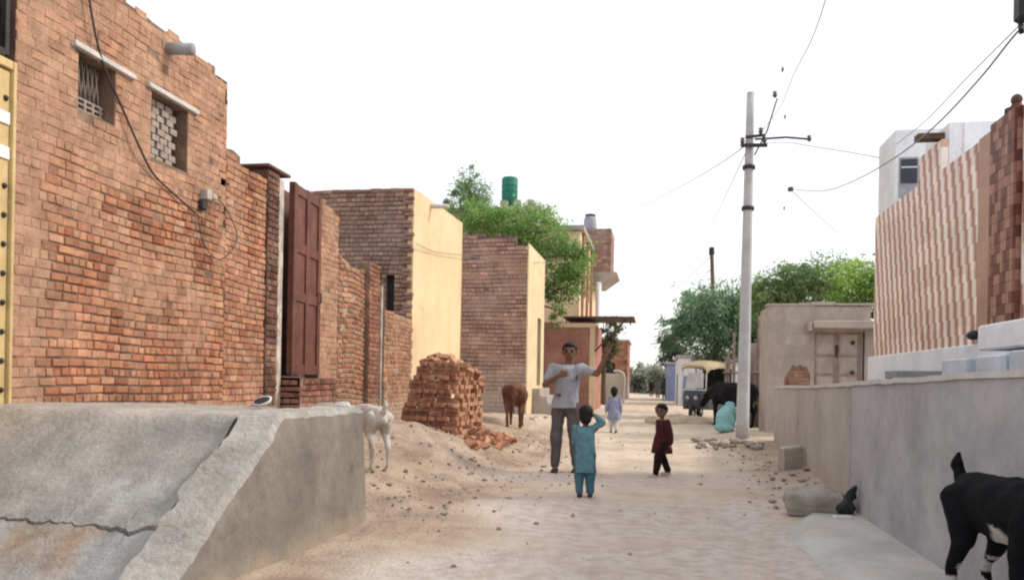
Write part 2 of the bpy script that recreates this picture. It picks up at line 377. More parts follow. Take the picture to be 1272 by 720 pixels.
def ground_material():
    m = bpy.data.materials.new('sandy_street'); m.use_nodes = True
    nt = m.node_tree; N = nt.nodes; L = nt.links; p = N['Principled BSDF']
    p.inputs['Roughness'].default_value = .97; p.inputs['Specular IOR Level'].default_value = .1
    tc = N.new('ShaderNodeTexCoord'); co = tc.outputs['Object']
    def noi(sc, det=6, rg=.6, vec=None):
        n = N.new('ShaderNodeTexNoise'); n.inputs['Scale'].default_value = sc; n.inputs['Detail'].default_value = det; n.inputs['Roughness'].default_value = rg
        L.new(vec or co, n.inputs['Vector']); return n.outputs['Fac']
    def rmp(f, a, b, k=1.0):
        r = N.new('ShaderNodeMapRange'); r.inputs['From Min'].default_value = a; r.inputs['From Max'].default_value = b; r.inputs['To Max'].default_value = k
        L.new(f, r.inputs['Value']); return r.outputs[0]
    def mx(f, a, b):
        x = N.new('ShaderNodeMix'); x.data_type = 'RGBA'; L.new(f, x.inputs[0])
        for s_, q in ((6, a), (7, b)):
            if isinstance(q, tuple): x.inputs[s_].default_value = (*q, 1)
            else: L.new(q, x.inputs[s_])
        return x.outputs[2]
    a = N.new('ShaderNodeAttribute'); a.attribute_name = 'Col'      # r: bank, g: grey gravel patch
    sp = N.new('ShaderNodeSeparateColor'); L.new(a.outputs['Color'], sp.inputs[0])
    base = mx(rmp(noi(.6, 7, .65), .38, .62), (.615, .525, .43), (.50, .41, .325))
    bank = mx(rmp(noi(1.6, 8, .7), .40, .60), (.45, .345, .265), (.275, .20, .155))
    base = mx(sp.outputs[0], base, bank)
    grav = mx(rmp(noi(7, 4), .42, .62), (.60, .53, .49), (.48, .41, .37))
    base = mx(sp.outputs[1], base, grav)
    base = mx(rmp(noi(1.7, 9, .72), .50, .70, .6), base, (.36, .265, .20))
    base = mx(rmp(noi(11, 6, .7), .58, .72, .35), base, (.28, .205, .16))
    base = mx(rmp(noi(28, 4, .7), .60, .74, .45), base, (.66, .56, .47))
    mp = N.new('ShaderNodeMapping'); mp.inputs['Scale'].default_value = (3.2, .32, 1); L.new(co, mp.inputs[0])
    base = mx(rmp(noi(.9, 4, .6, mp.outputs[0]), .52, .72, .4), base, (.64, .53, .42))
    L.new(base, p.inputs['Base Color'])
    v = N.new('ShaderNodeTexVoronoi'); v.inputs['Scale'].default_value = 26; L.new(co, v.inputs['Vector'])
    ad = N.new('ShaderNodeMath'); ad.operation = 'MULTIPLY_ADD'; L.new(rmp(v.outputs['Distance'], 0, .5), ad.inputs[0]); ad.inputs[1].default_value = -.35
    n1 = noi(16, 8, .7); L.new(n1, ad.inputs[2])
    b = N.new('ShaderNodeBump'); b.inputs['Strength'].default_value = .75; b.inputs['Distance'].default_value = .035
    L.new(ad.outputs[0], b.inputs['Height']); L.new(b.outputs[0], p.inputs['Normal'])
    return m
M['ground'] = ground_material()

# ------------------------------------------------------------------ camera, light, world
cam = bpy.data.cameras.new('camera'); co = bpy.data.objects.new('camera', cam); COL.objects.link(co)
cam.sensor_width = 36; cam.lens = 36*FPX/1272; cam.shift_y = 112/1272; cam.clip_start = .05; cam.clip_end = 3000
co.matrix_world = Matrix.Translation((0, 0, EYE)) @ Matrix.Rotation(YAW, 4, 'Z') @ Matrix.Rotation(R(90), 4, 'X') @ Matrix.Rotation(ROLL, 4, 'Z')
S.camera = co

sun_dir = Vector((.80, .30, .72)).normalized()           # towards the sun
sl = bpy.data.lights.new('sun', 'SUN'); sl.energy = 2.5; sl.angle = R(10); sl.color = (1.0, .91, .77)
so = bpy.data.objects.new('sun', sl); COL.objects.link(so); so.rotation_euler = sun_dir.to_track_quat('Z', 'Y').to_euler()
w = bpy.data.worlds.new('World'); S.world = w; w.use_nodes = True
nt = w.node_tree; N = nt.nodes; L = nt.links; N.clear()
ow = N.new('ShaderNodeOutputWorld'); sky = N.new('ShaderNodeTexSky'); sky.sky_type = 'NISHITA'; sky.sun_disc = False
sky.sun_elevation = math.asin(sun_dir.z); sky.sun_rotation = math.atan2(sun_dir.x, sun_dir.y); sky.dust_density = 3; sky.air_density = 1
b1 = N.new('ShaderNodeBackground'); b1.inputs[1].default_value = .06; L.new(sky.outputs[0], b1.inputs[0])
b2 = N.new('ShaderNodeBackground'); b2.inputs[0].default_value = (1.0, .985, .965, 1); b2.inputs[1].default_value = .97     # the white overcast layer
ad = N.new('ShaderNodeAddShader'); L.new(b1.outputs[0], ad.inputs[0]); L.new(b2.outputs[0], ad.inputs[1]); L.new(ad.outputs[0], ow.inputs[0])
S.view_settings.view_transform = 'Standard'; S.view_settings.look = 'None'; S.view_settings.exposure = 0
S.render.engine = 'CYCLES'
S.cycles.use_denoising = True
try: S.cycles.denoiser = 'OPENIMAGEDENOISE'
except Exception: pass
S.cycles.max_bounces = 6; S.cycles.filter_width = 2.2

# ------------------------------------------------------------------ ground
def axis(parts):
    o = []
    for a, b, st in parts:
        n = max(1, round((b - a)/st)); o += [a + (b - a)*i/n for i in range(n)]
    return o + [parts[-1][1]]
def build_ground():
    xs = axis([(-900, -60, 120), (-60, -12, 8), (-12, -5.4, .6), (-5.4, 2.6, .075), (2.6, 8, .45), (8, 60, 8), (60, 900, 120)])
    ys = axis([(-40, 0, 8), (0, 3.5, .5), (3.5, 13, .075), (13, 22, .12), (22, 45, .3), (45, 130, 2), (130, 1800, 80)])
    v = []; cols = []
    for y in ys:
        for x in xs:
            v.append((x, y, gz(x, y)))
            n1 = nz(x*.7, y*.7, 5)*.5
            bank = sm(-1.1, -2.3, x + n1*1.3)*sm(24, 17, y)
            bank = max(bank, .7*sm(1.2, 1.75, x + n1)*sm(7.5, 9.5, y)*sm(22, 16, y))
            grav = sm(.42, .62, .5 + n1*.9 + .25*math.exp(-((x - .1)/1.1)**2 - ((y - 6.4)/2.4)**2))*sm(14, 9, y)
            cols += [bank, grav*(1 - bank*.8), 0, 1]
    W = len(xs); f = [(j*W + i, j*W + i + 1, (j + 1)*W + i + 1, (j + 1)*W + i) for j in range(len(ys) - 1) for i in range(W - 1)]
    me = bpy.data.meshes.new('ground'); me.from_pydata(v, [], f)
    a = me.attributes.new('Col', 'FLOAT_COLOR', 'POINT'); a.data.foreach_set('color', cols)
    me.polygons.foreach_set('use_smooth', [True]*len(f)); me.materials.append(M['ground'])
    o = bpy.data.objects.new('ground', me); COL.objects.link(o); tag(o, kind='structure')
build_ground()

def rock_mesh(name, m, seed, sx=1, sy=1, sz=.7, n=10, rough=.35):
    b = MB(); b.ell((0, 0, 0), (.5*sx, .5*sy, .5*sz), n=n)
    b.v = [tuple(Vector(p)*(1 + rough*nz(p[0]*3 + seed*7, p[1]*3, p[2]*3) + .12*nz(p[0]*9, p[1]*9 + seed, p[2]*9))) for p in b.v]
    b.sm = [False]*len(b.f)
    me = b.mesh(name); me.materials.append(m); return me

# loose gravel: nobody could count it
def gravel():
    b = MB(); rr = random.Random(3)
    for i in range(1150):
        if rr.random() < .62:
            x = rr.gauss(-2.6, .8); y = rr.uniform(6.8, 18)
            if x < -4.8: continue
        elif rr.random() < .72:
            x = rr.gauss(1.65, .33); y = rr.uniform(7.5, 17)
            if x > 1.95: continue
        else:
            x = rr.uniform(-2.2, 1.8); y = rr.uniform(4.6, 22)
        s_ = rr.choice((.008, .012, .012, .018, .025, .034))*rr.uniform(.7, 1.2)
        z = gz(x, y); c = rr.choice(((.30, .22, .17), (.44, .35, .28), (.24, .175, .14), (.36, .24, .18), (.58, .5, .43), (.42, .33, .26)))
        vs = [(x + s_*math.cos(a)*rr.uniform(.6, 1.2), y + s_*math.sin(a)*rr.uniform(.6, 1.2), z - .004) for a in (0, 1.3, 2.5, 3.8, 5)]
        tp = [(x + .55*(p[0] - x) + s_*.1, y + .55*(p[1] - y), z + s_*rr.uniform(.45, .9)) for p in vs]
        b.add(vs + tp, [(5, 6, 7, 8, 9)] + [(k, (k + 1) % 5, 5 + (k + 1) % 5, 5 + k) for k in range(5)], c)
    for i in range(420):
        if rr.random() < .6: x, y = rr.gauss(-2.7, .8), rr.uniform(6.9, 17)
        else: x, y = rr.gauss(1.55, .35), rr.uniform(7.8, 17)
        if not -4.8 < x < 1.95: continue
        a = rr.uniform(0, 6.3); l = rr.uniform(.03, .09); z = gz(x, y) + .006
        d = Vector((math.cos(a)*l, math.sin(a)*l, rr.uniform(0, .012))); w_ = Vector((-math.sin(a), math.cos(a), 0))*.004
        p_ = Vector((x, y, z)); b.face([p_ - w_, p_ + d - w_, p_ + d + w_, p_ + w_], rr.choice(((.55, .45, .28), (.42, .33, .2), (.24, .17, .12))))
    o = b.build('gravel', mat('pebble', (1, 1, 1), .2, 9, .95, .3, 60, attr=True)); tag(o, 'small pebbles and crumbs strewn over the sandy street', 'gravel', kind='stuff')
gravel()

# ------------------------------------------------------------------ brickwork
PAL_R = [(.47, .205, .12), (.53, .255, .155), (.40, .165, .10), (.56, .32, .21), (.34, .13, .085), (.50, .235, .14), (.58, .285, .165)]
PAL_P = [(.43, .255, .21), (.48, .305, .255), (.36, .205, .175), (.53, .365, .31), (.45, .265, .21)]
PAL_B = [(.33, .19, .15), (.42, .26, .20), (.25, .135, .11), (.50, .34, .27), (.35, .19, .135)]
PAL_O = [(.55, .235, .13), (.60, .28, .165), (.47, .185, .105), (.62, .34, .22), (.40, .145, .085), (.56, .26, .15), (.64, .31, .175)]
def brickwork(b, O, ud, nd, L_, z0, top, holes=(), pal=PAL_R, smear=None, course=.086, blen=.235, mortar=(.285, .19, .14), thick=.23, seed=1, wav=.016, dep=.016, segs=None, missing=.004, gap=.013):
    """bricks set one by one into a bed of mortar. O origin (x,y), ud along the wall, nd outwards; top: function of u; segs: [(u0,u1,ztop)] for the bed"""
    rr = random.Random(seed); ud = Vector((*ud, 0)); nd = Vector((*nd, 0)); O = Vector((O[0], O[1], 0))
    def P(u, z, d): return O + ud*u + nd*d + Vector((0, 0, z))
    flip = ud.cross(Vector((0, 0, 1))).dot(nd) < 0
    segs = segs or [(i*L_/24, (i + 1)*L_/24, min(top(i*L_/24), top((i + 1)*L_/24)) - .02) for i in range(24)]
    us = sorted({u for s_ in segs for u in s_[:2]} | {u for h in holes for u in (h[0], h[1])})
    for i in range(len(us) - 1):
        u0, u1 = us[i], us[i + 1]; um = (u0 + u1)/2
        zt = max([s_[2] for s_ in segs if s_[0] <= um <= s_[1]] or [z0])
        hz = sorted((h[2], h[3]) for h in holes if h[0] <= um <= h[1])
        spans = []; z = z0
        for a, c in hz: spans.append((z, a)); z = c
        spans.append((z, zt))
        for a, c in spans:
            if c - a < .01: continue
            q = [P(u0, a, 0), P(u1, a, 0), P(u1, c, 0), P(u0, c, 0), P(u0, a, -thick), P(u1, a, -thick), P(u1, c, -thick), P(u0, c, -thick)]
            fs = [(0, 1, 2, 3), (7, 6, 5, 4), (4, 5, 1, 0), (3, 2, 6, 7), (1, 5, 6, 2), (4, 0, 3, 7)]
            b.add(q, fs if not flip else [t[::-1] for t in fs], mortar)
    k = 0; z = z0
    while z < 12:
        u = -blen*(.5 if k % 2 else 0) + rr.uniform(-.03, .03)
        header = (k % 3 == 1)
        any_ = False
        while u < L_:
            l = (blen*.5 if header else blen)*rr.uniform(.93, 1.05)
            u0, u1 = max(u, 0.0), min(u + l - gap, L_); u += l
            if u1 - u0 < .035: continue
            s_ = min(1, max(0, (smear((u0 + u1)/2, z) if smear else 0.0) + rr.uniform(-.12, .12)))
            u0 -= gap*.42*s_; u1 += gap*(.42*s_ + .22)
            um = (u0 + u1)/2
            dz = wav*nz(um*.9 + seed*3, z*.6, 1.3)*2
            za, zb = z + dz - gap*.4*s_, z + dz + course - gap*(1.75 - s_*1.35) + rr.uniform(-.005, .005)
            if zb > min(top(u0 + .01), top(u1 - .01)) + .015: continue
            any_ = True
            if any(h[0] - .01 < u1 and u0 < h[1] + .01 and h[2] - .02 < zb and za < h[3] + .02 for h in holes):
                ok = False
                for h in holes:
                    if h[2] - .02 < zb and za < h[3] + .02:
                        if u0 < h[0] - .05 < u1: u1 = h[0] - .006; ok = True
                        elif u0 < h[1] + .05 < u1: u0 = h[1] + .006; ok = True
                if not ok or u1 - u0 < .03: continue
                if any(h[0] < (u0 + u1)/2 < h[1] and h[2] < (za + zb)/2 < h[3] for h in holes): continue
            if rr.random() < missing: continue
            d = lerp(dep, .005, s_) + rr.uniform(-.005, .006)*(1 - .6*s_)
            c = mix3(rr.choice(pal), rr.choice(pal), rr.random()); q = rr.uniform(.78, 1.18)*(1 + .35*nz(u0*1.7, z*1.7, seed)); c = tuple(t*q for t in c)
            c = mix3(c, (.56, .37, .26), s_*.68)
            j = lambda: rr.uniform(-.004, .004)
            e = .007
            vs = []
            for (dd, ins) in ((-.005, 0), (max(d - .006, 0.0005), 0), (d, e)):
                for (uu, zz) in ((u0 + ins, za + ins), (u1 - ins, za + ins), (u1 - ins, zb - ins), (u0 + ins, zb - ins)):
                    vs.append(P(uu + j(), zz + j(), dd + (j()*.8 if ins else 0)))
            fs = [(8, 9, 10, 11)]
            for r in (0, 4):
                for i in range(4): fs.append((r + i, r + (i + 1) % 4, r + 4 + (i + 1) % 4, r + 4 + i))
            b.add(vs, fs if not flip else [t[::-1] for t in fs], c)
        if not any_ and z > z0 + .3: break
        z += course; k += 1
    return b

# ================================================================== LEFT SIDE OF THE STREET
XW = -5.2
# ---- concrete ramp and platform in front of the first house
def ramp_h(x, y):
    cy = 5.2 + (-2.5 - x)*.15                              # crest line
    h = .99 - .02*(x + 2.5)*.3
    if y < cy: h -= (cy - y)*.645*sm(0, .25, cy - y) if cy - y < .25 else (cy - y)*.645
    return h + .018*nz(x*1.5, y*1.5, 7) + .014*nz(x*5, y*5, 2) + .008*nz(x*13, y*13, 4)
def platform():
    root = empty('concrete_ramp', (-3.8, 5.2, 0), 0, 'worn grey concrete ramp and platform in front of the tall brick house', 'ramp')
    T = Matrix.Translation((3.8, -5.2, 0))
    xs = axis([(-7.5, -5.0, .15), (-5.0, -2.87, .035)]); n = len(xs); b = MB()
    def joint(x): return 4.30 + .14*(-3.03 - x) + .10*nz(x*1.4, 1) + .06*nz(x*6, 4) + .025*nz(x*17, 4)
    def tint(x, y):
        c = Vector((1, 1, 1))*(1 + .16*nz(x*1.1, y*1.6, 4) + .12*nz(x*4, y*4, 8))
        cy = joint(x)
        if y < cy: c = Vector((c.x*1.12, c.y*1.14, c.z*1.2))
        k = sm(cy - .005, cy - .03, y)*sm(cy - .5, cy - .12, y + .12*nz(x*5, y*5))*sm(-4.0, -3.7, x + .1*nz(x*6, y*6))*sm(-3.15, -3.4, x + .15*nz(y*5, x*5))
        c = c.lerp(Vector((1.05, .66, .36)), .85*k)                          # earth in the broken corner
        w_ = math.exp(-((x + 3.28)/.26)**2 - ((y - 4.58 - .12*nz(x*5, 2))/.10)**2); c = c.lerp(Vector((1.75, 1.8, 1.9)), .75*w_)
        g = sm(5.0, 5.35, y + .12*nz(x*2, 6)); c = c.lerp(Vector((1.5, 1.38, 1.3)), .55*g)
        return tuple(c)
    def sheet(rows, drop):
        o_ = len(b.v); vs = []
        for r_ in rows:
            for x in xs:
                jy = joint(x); y = jy + r_*(6.66 - jy) if r_ >= 0 and not drop else jy - .010 + r_*(jy - 1.6)
                vs.append((x + 3.8, y - 5.2, max(ramp_h(x, y) - drop*max(.15, .7 + 1.6*nz(x*2.2, 3.3)), -.1)))
        b.v += vs; m_ = len(rows)
        for q in range(m_ - 1):
            for i in range(n - 1):
                b.f.append(tuple(o_ + t for t in (q*n + i, q*n + i + 1, (q + 1)*n + i + 1, (q + 1)*n + i))); b.c.append(tint(vs[q*n + i][0] - 3.8, vs[q*n + i][1] + 5.2)); b.sm.append(True)
        for q in range(m_ - 1):                                                  # broken edge along the side strip
            p_, q_ = Vector(vs[q*n + n - 1]), Vector(vs[(q + 1)*n + n - 1]); d_ = Vector((.004, 0, -.16))
            b.face([p_, p_ + d_, q_ + d_, q_], (.5, .48, .45))
        return vs
    up = sheet([k/62 for k in range(63)], 0)
    for i in range(n - 1):                                                       # broken edge of the upper slab
        p_, q_ = Vector(up[i]), Vector(up[i + 1]); d_ = Vector((0, .02, -.12)); b.face([p_ + d_, q_ + d_, q_, p_], (.75, .7, .65))
    sheet([-1 + k/48 for k in range(49)], .017)
    b.build('ramp_slab', M['conc'], root)
    # side wall: its face towards the street and its rough top strip
    b = MB(); ys = axis([(1.6, 6.66, .05)]); vs = []; m = len(ys)
    for y in ys:
        e1 = .024*nz(y*3, 1.7) + .024*nz(y*11, 3); e2 = .06*nz(y*2.3, 8) + .045*nz(y*9, 5) + .02*nz(y*25, 5)
        z = max(ramp_h(-2.5, y) + .012 + .012*nz(y*7, 5.5), -.05)
        vs += [(-2.835 + e2, y, z - .12), (-2.82 + e2, y, z + .020 + .016*nz(y*5, 9)), (-2.535 + e1, y, z + .016 + .008*nz(y*6, 4)), (-2.50 + e1*.6, y, z - .03)]
        fs = []
    for i in range(m - 1):
        for k in range(3): fs.append((i*4 + k, i*4 + k + 1, i*4 + 5 + k, i*4 + 4 + k))
    b.add([Vector(p) + Vector((3.8, -5.2, 0)) for p in vs], [f[::-1] for f in fs], (1, 1, 1), False); b.c = [tuple(q*(1.22 + .3*nz(i*.11, 3)) for q in (1, .99, .97)) for i in range(len(b.f))]
    b.build('curb_strip', M['conc'], root)
    b = MB(); vs = []; K = 9
    for i, y in enumerate(ys):
        top = vs_top = max(ramp_h(-2.5, y) + .012 + .012*nz(y*7, 5.5), -.05) - .028
        e1 = (.024*nz(y*3, 1.7) + .024*nz(y*11, 3))*.6
        for k in range(K):
            t = k/(K - 1); z = lerp(-.15, top, t)
            vs.append((-2.50 + e1*t + .012*nz(y*2.2, z*2.2, 4)*(1 - t*.5) + (1 - t)*.05 + 3.8, y - 5.2, z))
    b.add(vs, [(i*K + k, (i + 1)*K + k, (i + 1)*K + k + 1, i*K + k + 1) for i in range(m - 1) for k in range(K - 1)], (1, 1, 1), True)
    e = len(ys) - 1
    # end face away from the viewer
    q = [Vector(vs[e*K + k]) for k in range(K)]
    for k in range(K - 1): b.face([q[k], (-1.4, q[k].y, q[k].z), (-1.4, q[k].y, q[k+1].z), q[k+1]])
    b.build('retaining_face', M['conc_face'], root)
    b = MB()
    b.box((-.05 - 0.15, 1.43, .45), (2.6, .05, 1.0))
    b.build('end_wall', M['conc_face'], root)
platform()

# ---- tall brick house
def house_one():
    root = empty('brick_house', (XW, 7.4, 0), 0, 'tall unplastered red brick house with two small lattice windows above the ramp', 'house')
    inv = Vector((-XW, -7.4, 0))
    def build(b, name, m, parent=root):
        b.v = [tuple(Vector(p) + inv) for p in b.v]; return b.build(name, m, parent)
    Y0 = 5.76
    W1 = (6.48 - Y0, 6.98 - Y0, 3.66, 4.18); W2 = (7.55 - Y0, 8.2 - Y0, 3.52, 4.2)
    def top(u): return 4.93 + .06*nz(u*2.1, 3) + (.05 if u < 1.4 else 0) - (.09 if u > 3.05 else 0)
    def smear(u, z):
        s_ = .40 + 1.1*nz(u*1.3, z*1.6, 2) + .5*nz(u*4, z*4, 2)
        s_ += .8*sm(.55, .2, u + .1*nz(z*3, 1)) + .75*sm(2.9, 3.7, z) - .5*sm(2.0, 1.3, z)
        return min(1, max(0, s_))
    b = brickwork(MB(), (XW, Y0), (0, 1), (1, 0), 3.26, .9, top, [W1, W2], smear=smear, seed=11, missing=.012, course=.083, blen=.19, pal=PAL_O)
    Y1 = 9.02
    def top2(u): return 3.95 - .03*u + .05*nz(u*3, 1) + (.10 if u < .35 else 0)
    brickwork(b, (XW, Y1), (0, 1), (1, 0), 1.02, .7, top2, (), smear=lambda u, z: .2 + .6*nz(u*2, z, 5), seed=12, course=.083, blen=.19, pal=PAL_O)
    brickwork(b, (XW, Y1), (-1, 0), (0, 1), 3.0, 3.0, lambda u: 4.85, (), seed=13)     # return of the house
    build(b, 'wall', M['brick'])
    b = MB(); b.box2((-9.5, 5.2, .5), (XW - .26, 8.98, 4.6)); build(b, 'inner_block', M['mud'])
    # windows
    for (h, kind) in ((W1, 0), (W2, 1)):
        y0, y1 = Y0 + h[0], Y0 + h[1]
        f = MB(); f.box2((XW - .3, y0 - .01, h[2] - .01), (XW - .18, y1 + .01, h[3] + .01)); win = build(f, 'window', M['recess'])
        l = MB()
        if kind == 0:
            for i in range(5): l.box2((XW - .16, y0 + .02 + i*(y1 - y0 - .07)/4, h[2]), (XW - .12, y0 + .045 + i*(y1 - y0 - .07)/4, h[2] + .17))
            for i in range(4): l.box2((XW - .158, y0, h[2] + .002 + i*.05), (XW - .122, y1, h[2] + .02 + i*.05))
            for i in range(7):
                l.tube([(XW - .14, y0 + .02 + i*.06, h[2] + .17), (XW - .14, y0 + .08 + i*.06, h[3])], .006, 5)
                l.tube([(XW - .13, y0 + .08 + i*.06, h[2] + .17), (XW - .13, y0 + .02 + i*.06, h[3])], .006, 5)
        else:
            for r in range(9):
                for i in range(4):
                    yy = y0 + .08 + i*.15 + (.07 if r % 2 else 0)
                    if yy + .1 < y1 - .03: l.box2((XW - .17, yy, h[2] + .012 + r*.073), (XW - .085 + random.uniform(-.012, .012), yy + .12, h[2] + .075 + r*.073), col=(1, 1, 1))
        build(l, 'lattice', M['lattice'], win)
        s_ = MB(); s_.box2((XW - .05, y0 - .10, h[3] + .012), (XW + .05, y1 + .26 - .1*kind, h[3] + .065), bev=.006); build(s_, 'lintel', M['lintel'], win)
    # small plastered patch between the windows, rain spout
    q = atx(198, 55, XW); b = MB()
    n = 16; O_ = Vector((XW - .1, 7.80, q.z + .02)); D = Vector((.38, .04, -.02))
    b.tube([O_, O_ + D, O_ + D*.98, O_ + D*.55], [.062, .062, .050, .050], n)
    build(b, 'rain_spout', M['pipe'])
    # meter bracket and pins
    b = MB(); q = atx(255, 245, XW)
    b.box2((XW, q.y - .12, q.z - .05), (XW + .10, q.y - .02, q.z + .07), bev=.01); b.box2((XW, q.y + .02, q.z - .01), (XW + .08, q.y + .13, q.z + .05), bev=.01)
    b.tube([(XW, q.y - .05, q.z + .02), (XW + .12, q.y, q.z + .09), (XW + .14, q.y + .1, q.z + .02)], .008, 6)
    build(b, 'cable_bracket', M['bracket'])
    b = MB(); b.box2((XW, q.y - .16, q.z - .17), (XW + .07, q.y - .06, q.z - .06), bev=.01); build(b, 'meter_box', M['iron'])
house_one()

# black service cable down the wall
def curve(pts, n=6):
    out = []
    P = [Vector(p) for p in pts]
    for i in range(len(P) - 1):
        p0, p1, p2, p3 = P[max(i - 1, 0)], P[i], P[i + 1], P[min(i + 2, len(P) - 1)]
        for k in range(n):
            t = k/n
            out.append(.5*((2*p1) + (p2 - p0)*t + (2*p0 - 5*p1 + 4*p2 - p3)*t*t + (3*p1 - p0 - 3*p2 + p3)*t**3))
    return out + [P[-1]]
b = MB(); px = [(108, -20), (118, 40), (130, 85), (150, 130), (172, 180), (190, 215), (215, 240), (243, 265)]
b.tube(curve([atx(x, y, XW + .05 + .02*math.sin(i*2)) for i, (x, y) in enumerate(px)]), .0105, 6)
tag(b.build('service_cable', M['cable']), 'thick black cable sagging down the tall brick wall past its lattice windows', 'cable')
b = MB(); px = [(246, 266), (252, 300), (270, 322), (287, 312), (294, 290), (280, 258), (268, 245)]
b.tube(curve([atx(x, y, XW + .05) for x, y in px]), .006, 6)
tag(b.build('service_cable', M['cable']), 'thin looped cable hanging below the bracket on the brick wall', 'cable')

# ---- yellow metal gate with the grille above it
def yellow_gate():
    y1 = 5.74
    root = empty('yellow_gate', (XW, 5.2, .95), 0, 'yellow painted metal gate with rows of dark studs and white bands', 'gate')
    inv = Vector((-XW, -5.2, -.95))
    def build(b, name, m, p=root):
        b.v = [tuple(Vector(q) + inv) for q in b.v]; return b.build(name, m, p)
    b = MB(); b.box2((XW - .06, 4.4, .15), (XW, y1 - .035, 3.70), bev=.006); leaf = build(b, 'gate_leaf', M['ygate'])
    b = MB(); b.box2((XW - .1, y1 - .032, .5), (XW + .035, y1, 3.78), bev=.006); b.box2((XW - .1, 4.4, 3.71), (XW + .03, y1 - .034, 3.78), bev=.006); build(b, 'gate_frame', M['ygate'])
    for z in (3.26, 2.98):
        b = MB(); b.box2((XW + .002, 4.4, z), (XW + .016, y1 - .045, z + .10), bev=.003); build(b, 'white_band', M['white'], leaf)
    for k in range(11):
        z = 1.12 + k*.235
        if abs(z - 3.30) < .09 or abs(z - 3.03) < .09: continue
        for y in (4.75, 5.2, 5.66):
            b = MB(); b.ell((XW + .004, y, z), (.02, .024, .024), n=10); build(b, 'stud', M['iron'], leaf)
    gr = empty('iron_grille', (XW, 5.2, 3.8), 0, 'dark iron grille of crossed bars above the yellow gate', 'grille')
    inv2 = Vector((-XW, -5.2, -3.8))
    b = MB()
    b.box2((XW - .05, y1 - .1, 3.82), (XW + .01, y1 - .05, 5.0)); b.box2((XW - .05, 4.4, 3.8), (XW + .01, y1 - .102, 3.86))
    for i in range(16):
        y = 4.3 + i*.11
        b.tube([(XW - .02, y, 3.85), (XW - .02, y + .5, 5.0)], .008, 5); b.tube([(XW - .03, y + .5, 3.85), (XW - .03, y, 5.0)], .008, 5)
    b.v = [tuple(Vector(q) + inv2) for q in b.v if True]
    b.v = [(q[0], min(q[1], y1 - .06 - 5.2), q[2]) for q in b.v]
    b.build('bars', M['iron'], gr)
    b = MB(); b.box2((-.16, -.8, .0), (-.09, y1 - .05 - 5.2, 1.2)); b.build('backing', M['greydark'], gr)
    # wall above and beside the gate, out of frame above
yellow_gate()

# ---- doorway with the tall brown door
def brown_door():
    root = empty('doorway', (XW, 11.2, .7), 0, 'narrow doorway with a tall brown panelled door on a brick step', 'doorway')
    inv = Vector((-XW, -11.2, -.7))
    def build(b, name, m, p=root):
        b.v = [tuple(Vector(q) + inv) for q in b.v]; return b.build(name, m, p)
    ya, yb = 10.62, 11.86
    rot = Matrix.Rotation(R(4), 3, 'Z')
    H0 = Vector((XW + .08, ya + .02, 0))
    def D(x, y, z): return H0 + rot @ Vector((x, y, 0)) + Vector((0, 0, z))
    def dbox(b, lo, hi, col=(1, 1, 1), bev=0):
        c = [(lo[i] + hi[i])/2 for i in range(3)]
        b.box(D(*c), [hi[i] - lo[i] for i in range(3)], R(4), col, bev)
    wd = yb - ya - .12
    b = MB(); dbox(b, (-.03, 0, 1.30), (.03, wd, 4.02), bev=.004)
    for y in (0, wd/2 - .06, wd - .12): dbox(b, (.031, y, 1.30), (.055, y + .12, 4.02), bev=.006)
    for z in (1.30, 2.35, 3.05, 3.87): dbox(b, (.0315, .121, z), (.05, wd - .121, z + .14), bev=.006)
    leaf = build(b, 'door_leaf', M['wood'])
    b = MB(); b.tube([D(.06, wd - .1, 2.55), D(.1, wd - .1, 2.55), D(.1, wd - .1, 2.4), D(.06, wd - .1, 2.4)], .01, 6); build(b, 'door_handle', M['iron'], leaf)
    b = MB(); b.box2((XW - .35, ya - .23, .7), (XW + .03, ya - .09, 4.0), bev=.01)
    b.v = [(p[0] + .02*nz(p[2]*2, 1), p[1], p[2]) for p in b.v]; build(b, 'pillar', M['whitewash'])
    b = MB()
    brickwork(b, (XW + .025, 10.05), (0, 1), (1, 0), .32, .7, lambda u: 4.06, (), pal=[(.20, .10, .075), (.26, .13, .09), (.16, .08, .06)], seed=21, mortar=(.15, .09, .07))
    build(b, 'dark_pier', M['brick'])
    b = MB(); b.box2((XW - .4, 10.06, 4.085), (XW + .035, ya + .10, 4.13), bev=.01); build(b, 'lintel', M['brownmud'])
    b = MB(); b.box2((XW - .5, ya - .06, 1.28), (XW - .35, yb, 4.07)); build(b, 'dark_reveal', M['brownmud'])
    b = MB()
    brickwork(b, (XW + .30, ya - .08), (0, 1), (1, 0), 1.3, .3, lambda u: 1.27, (), pal=[(.26, .10, .07), (.32, .13, .09), (.21, .08, .06)], seed=22, mortar=(.14, .08, .065), thick=.6)
    brickwork(b, (XW - .3, ya - .08), (1, 0), (0, -1), .61, .3, lambda u: 1.27, (), pal=[(.26, .10, .07), (.32, .13, .09), (.21, .08, .06)], seed=23, mortar=(.14, .08, .065), thick=.05)
    build(b, 'step', M['brick'])
    b = MB(); b.box2((XW + .32, yb - .6, .2), (XW + .65, yb + .55, .83), bev=.02); build(b, 'lower_step', M['grey_wall2'])
brown_door()

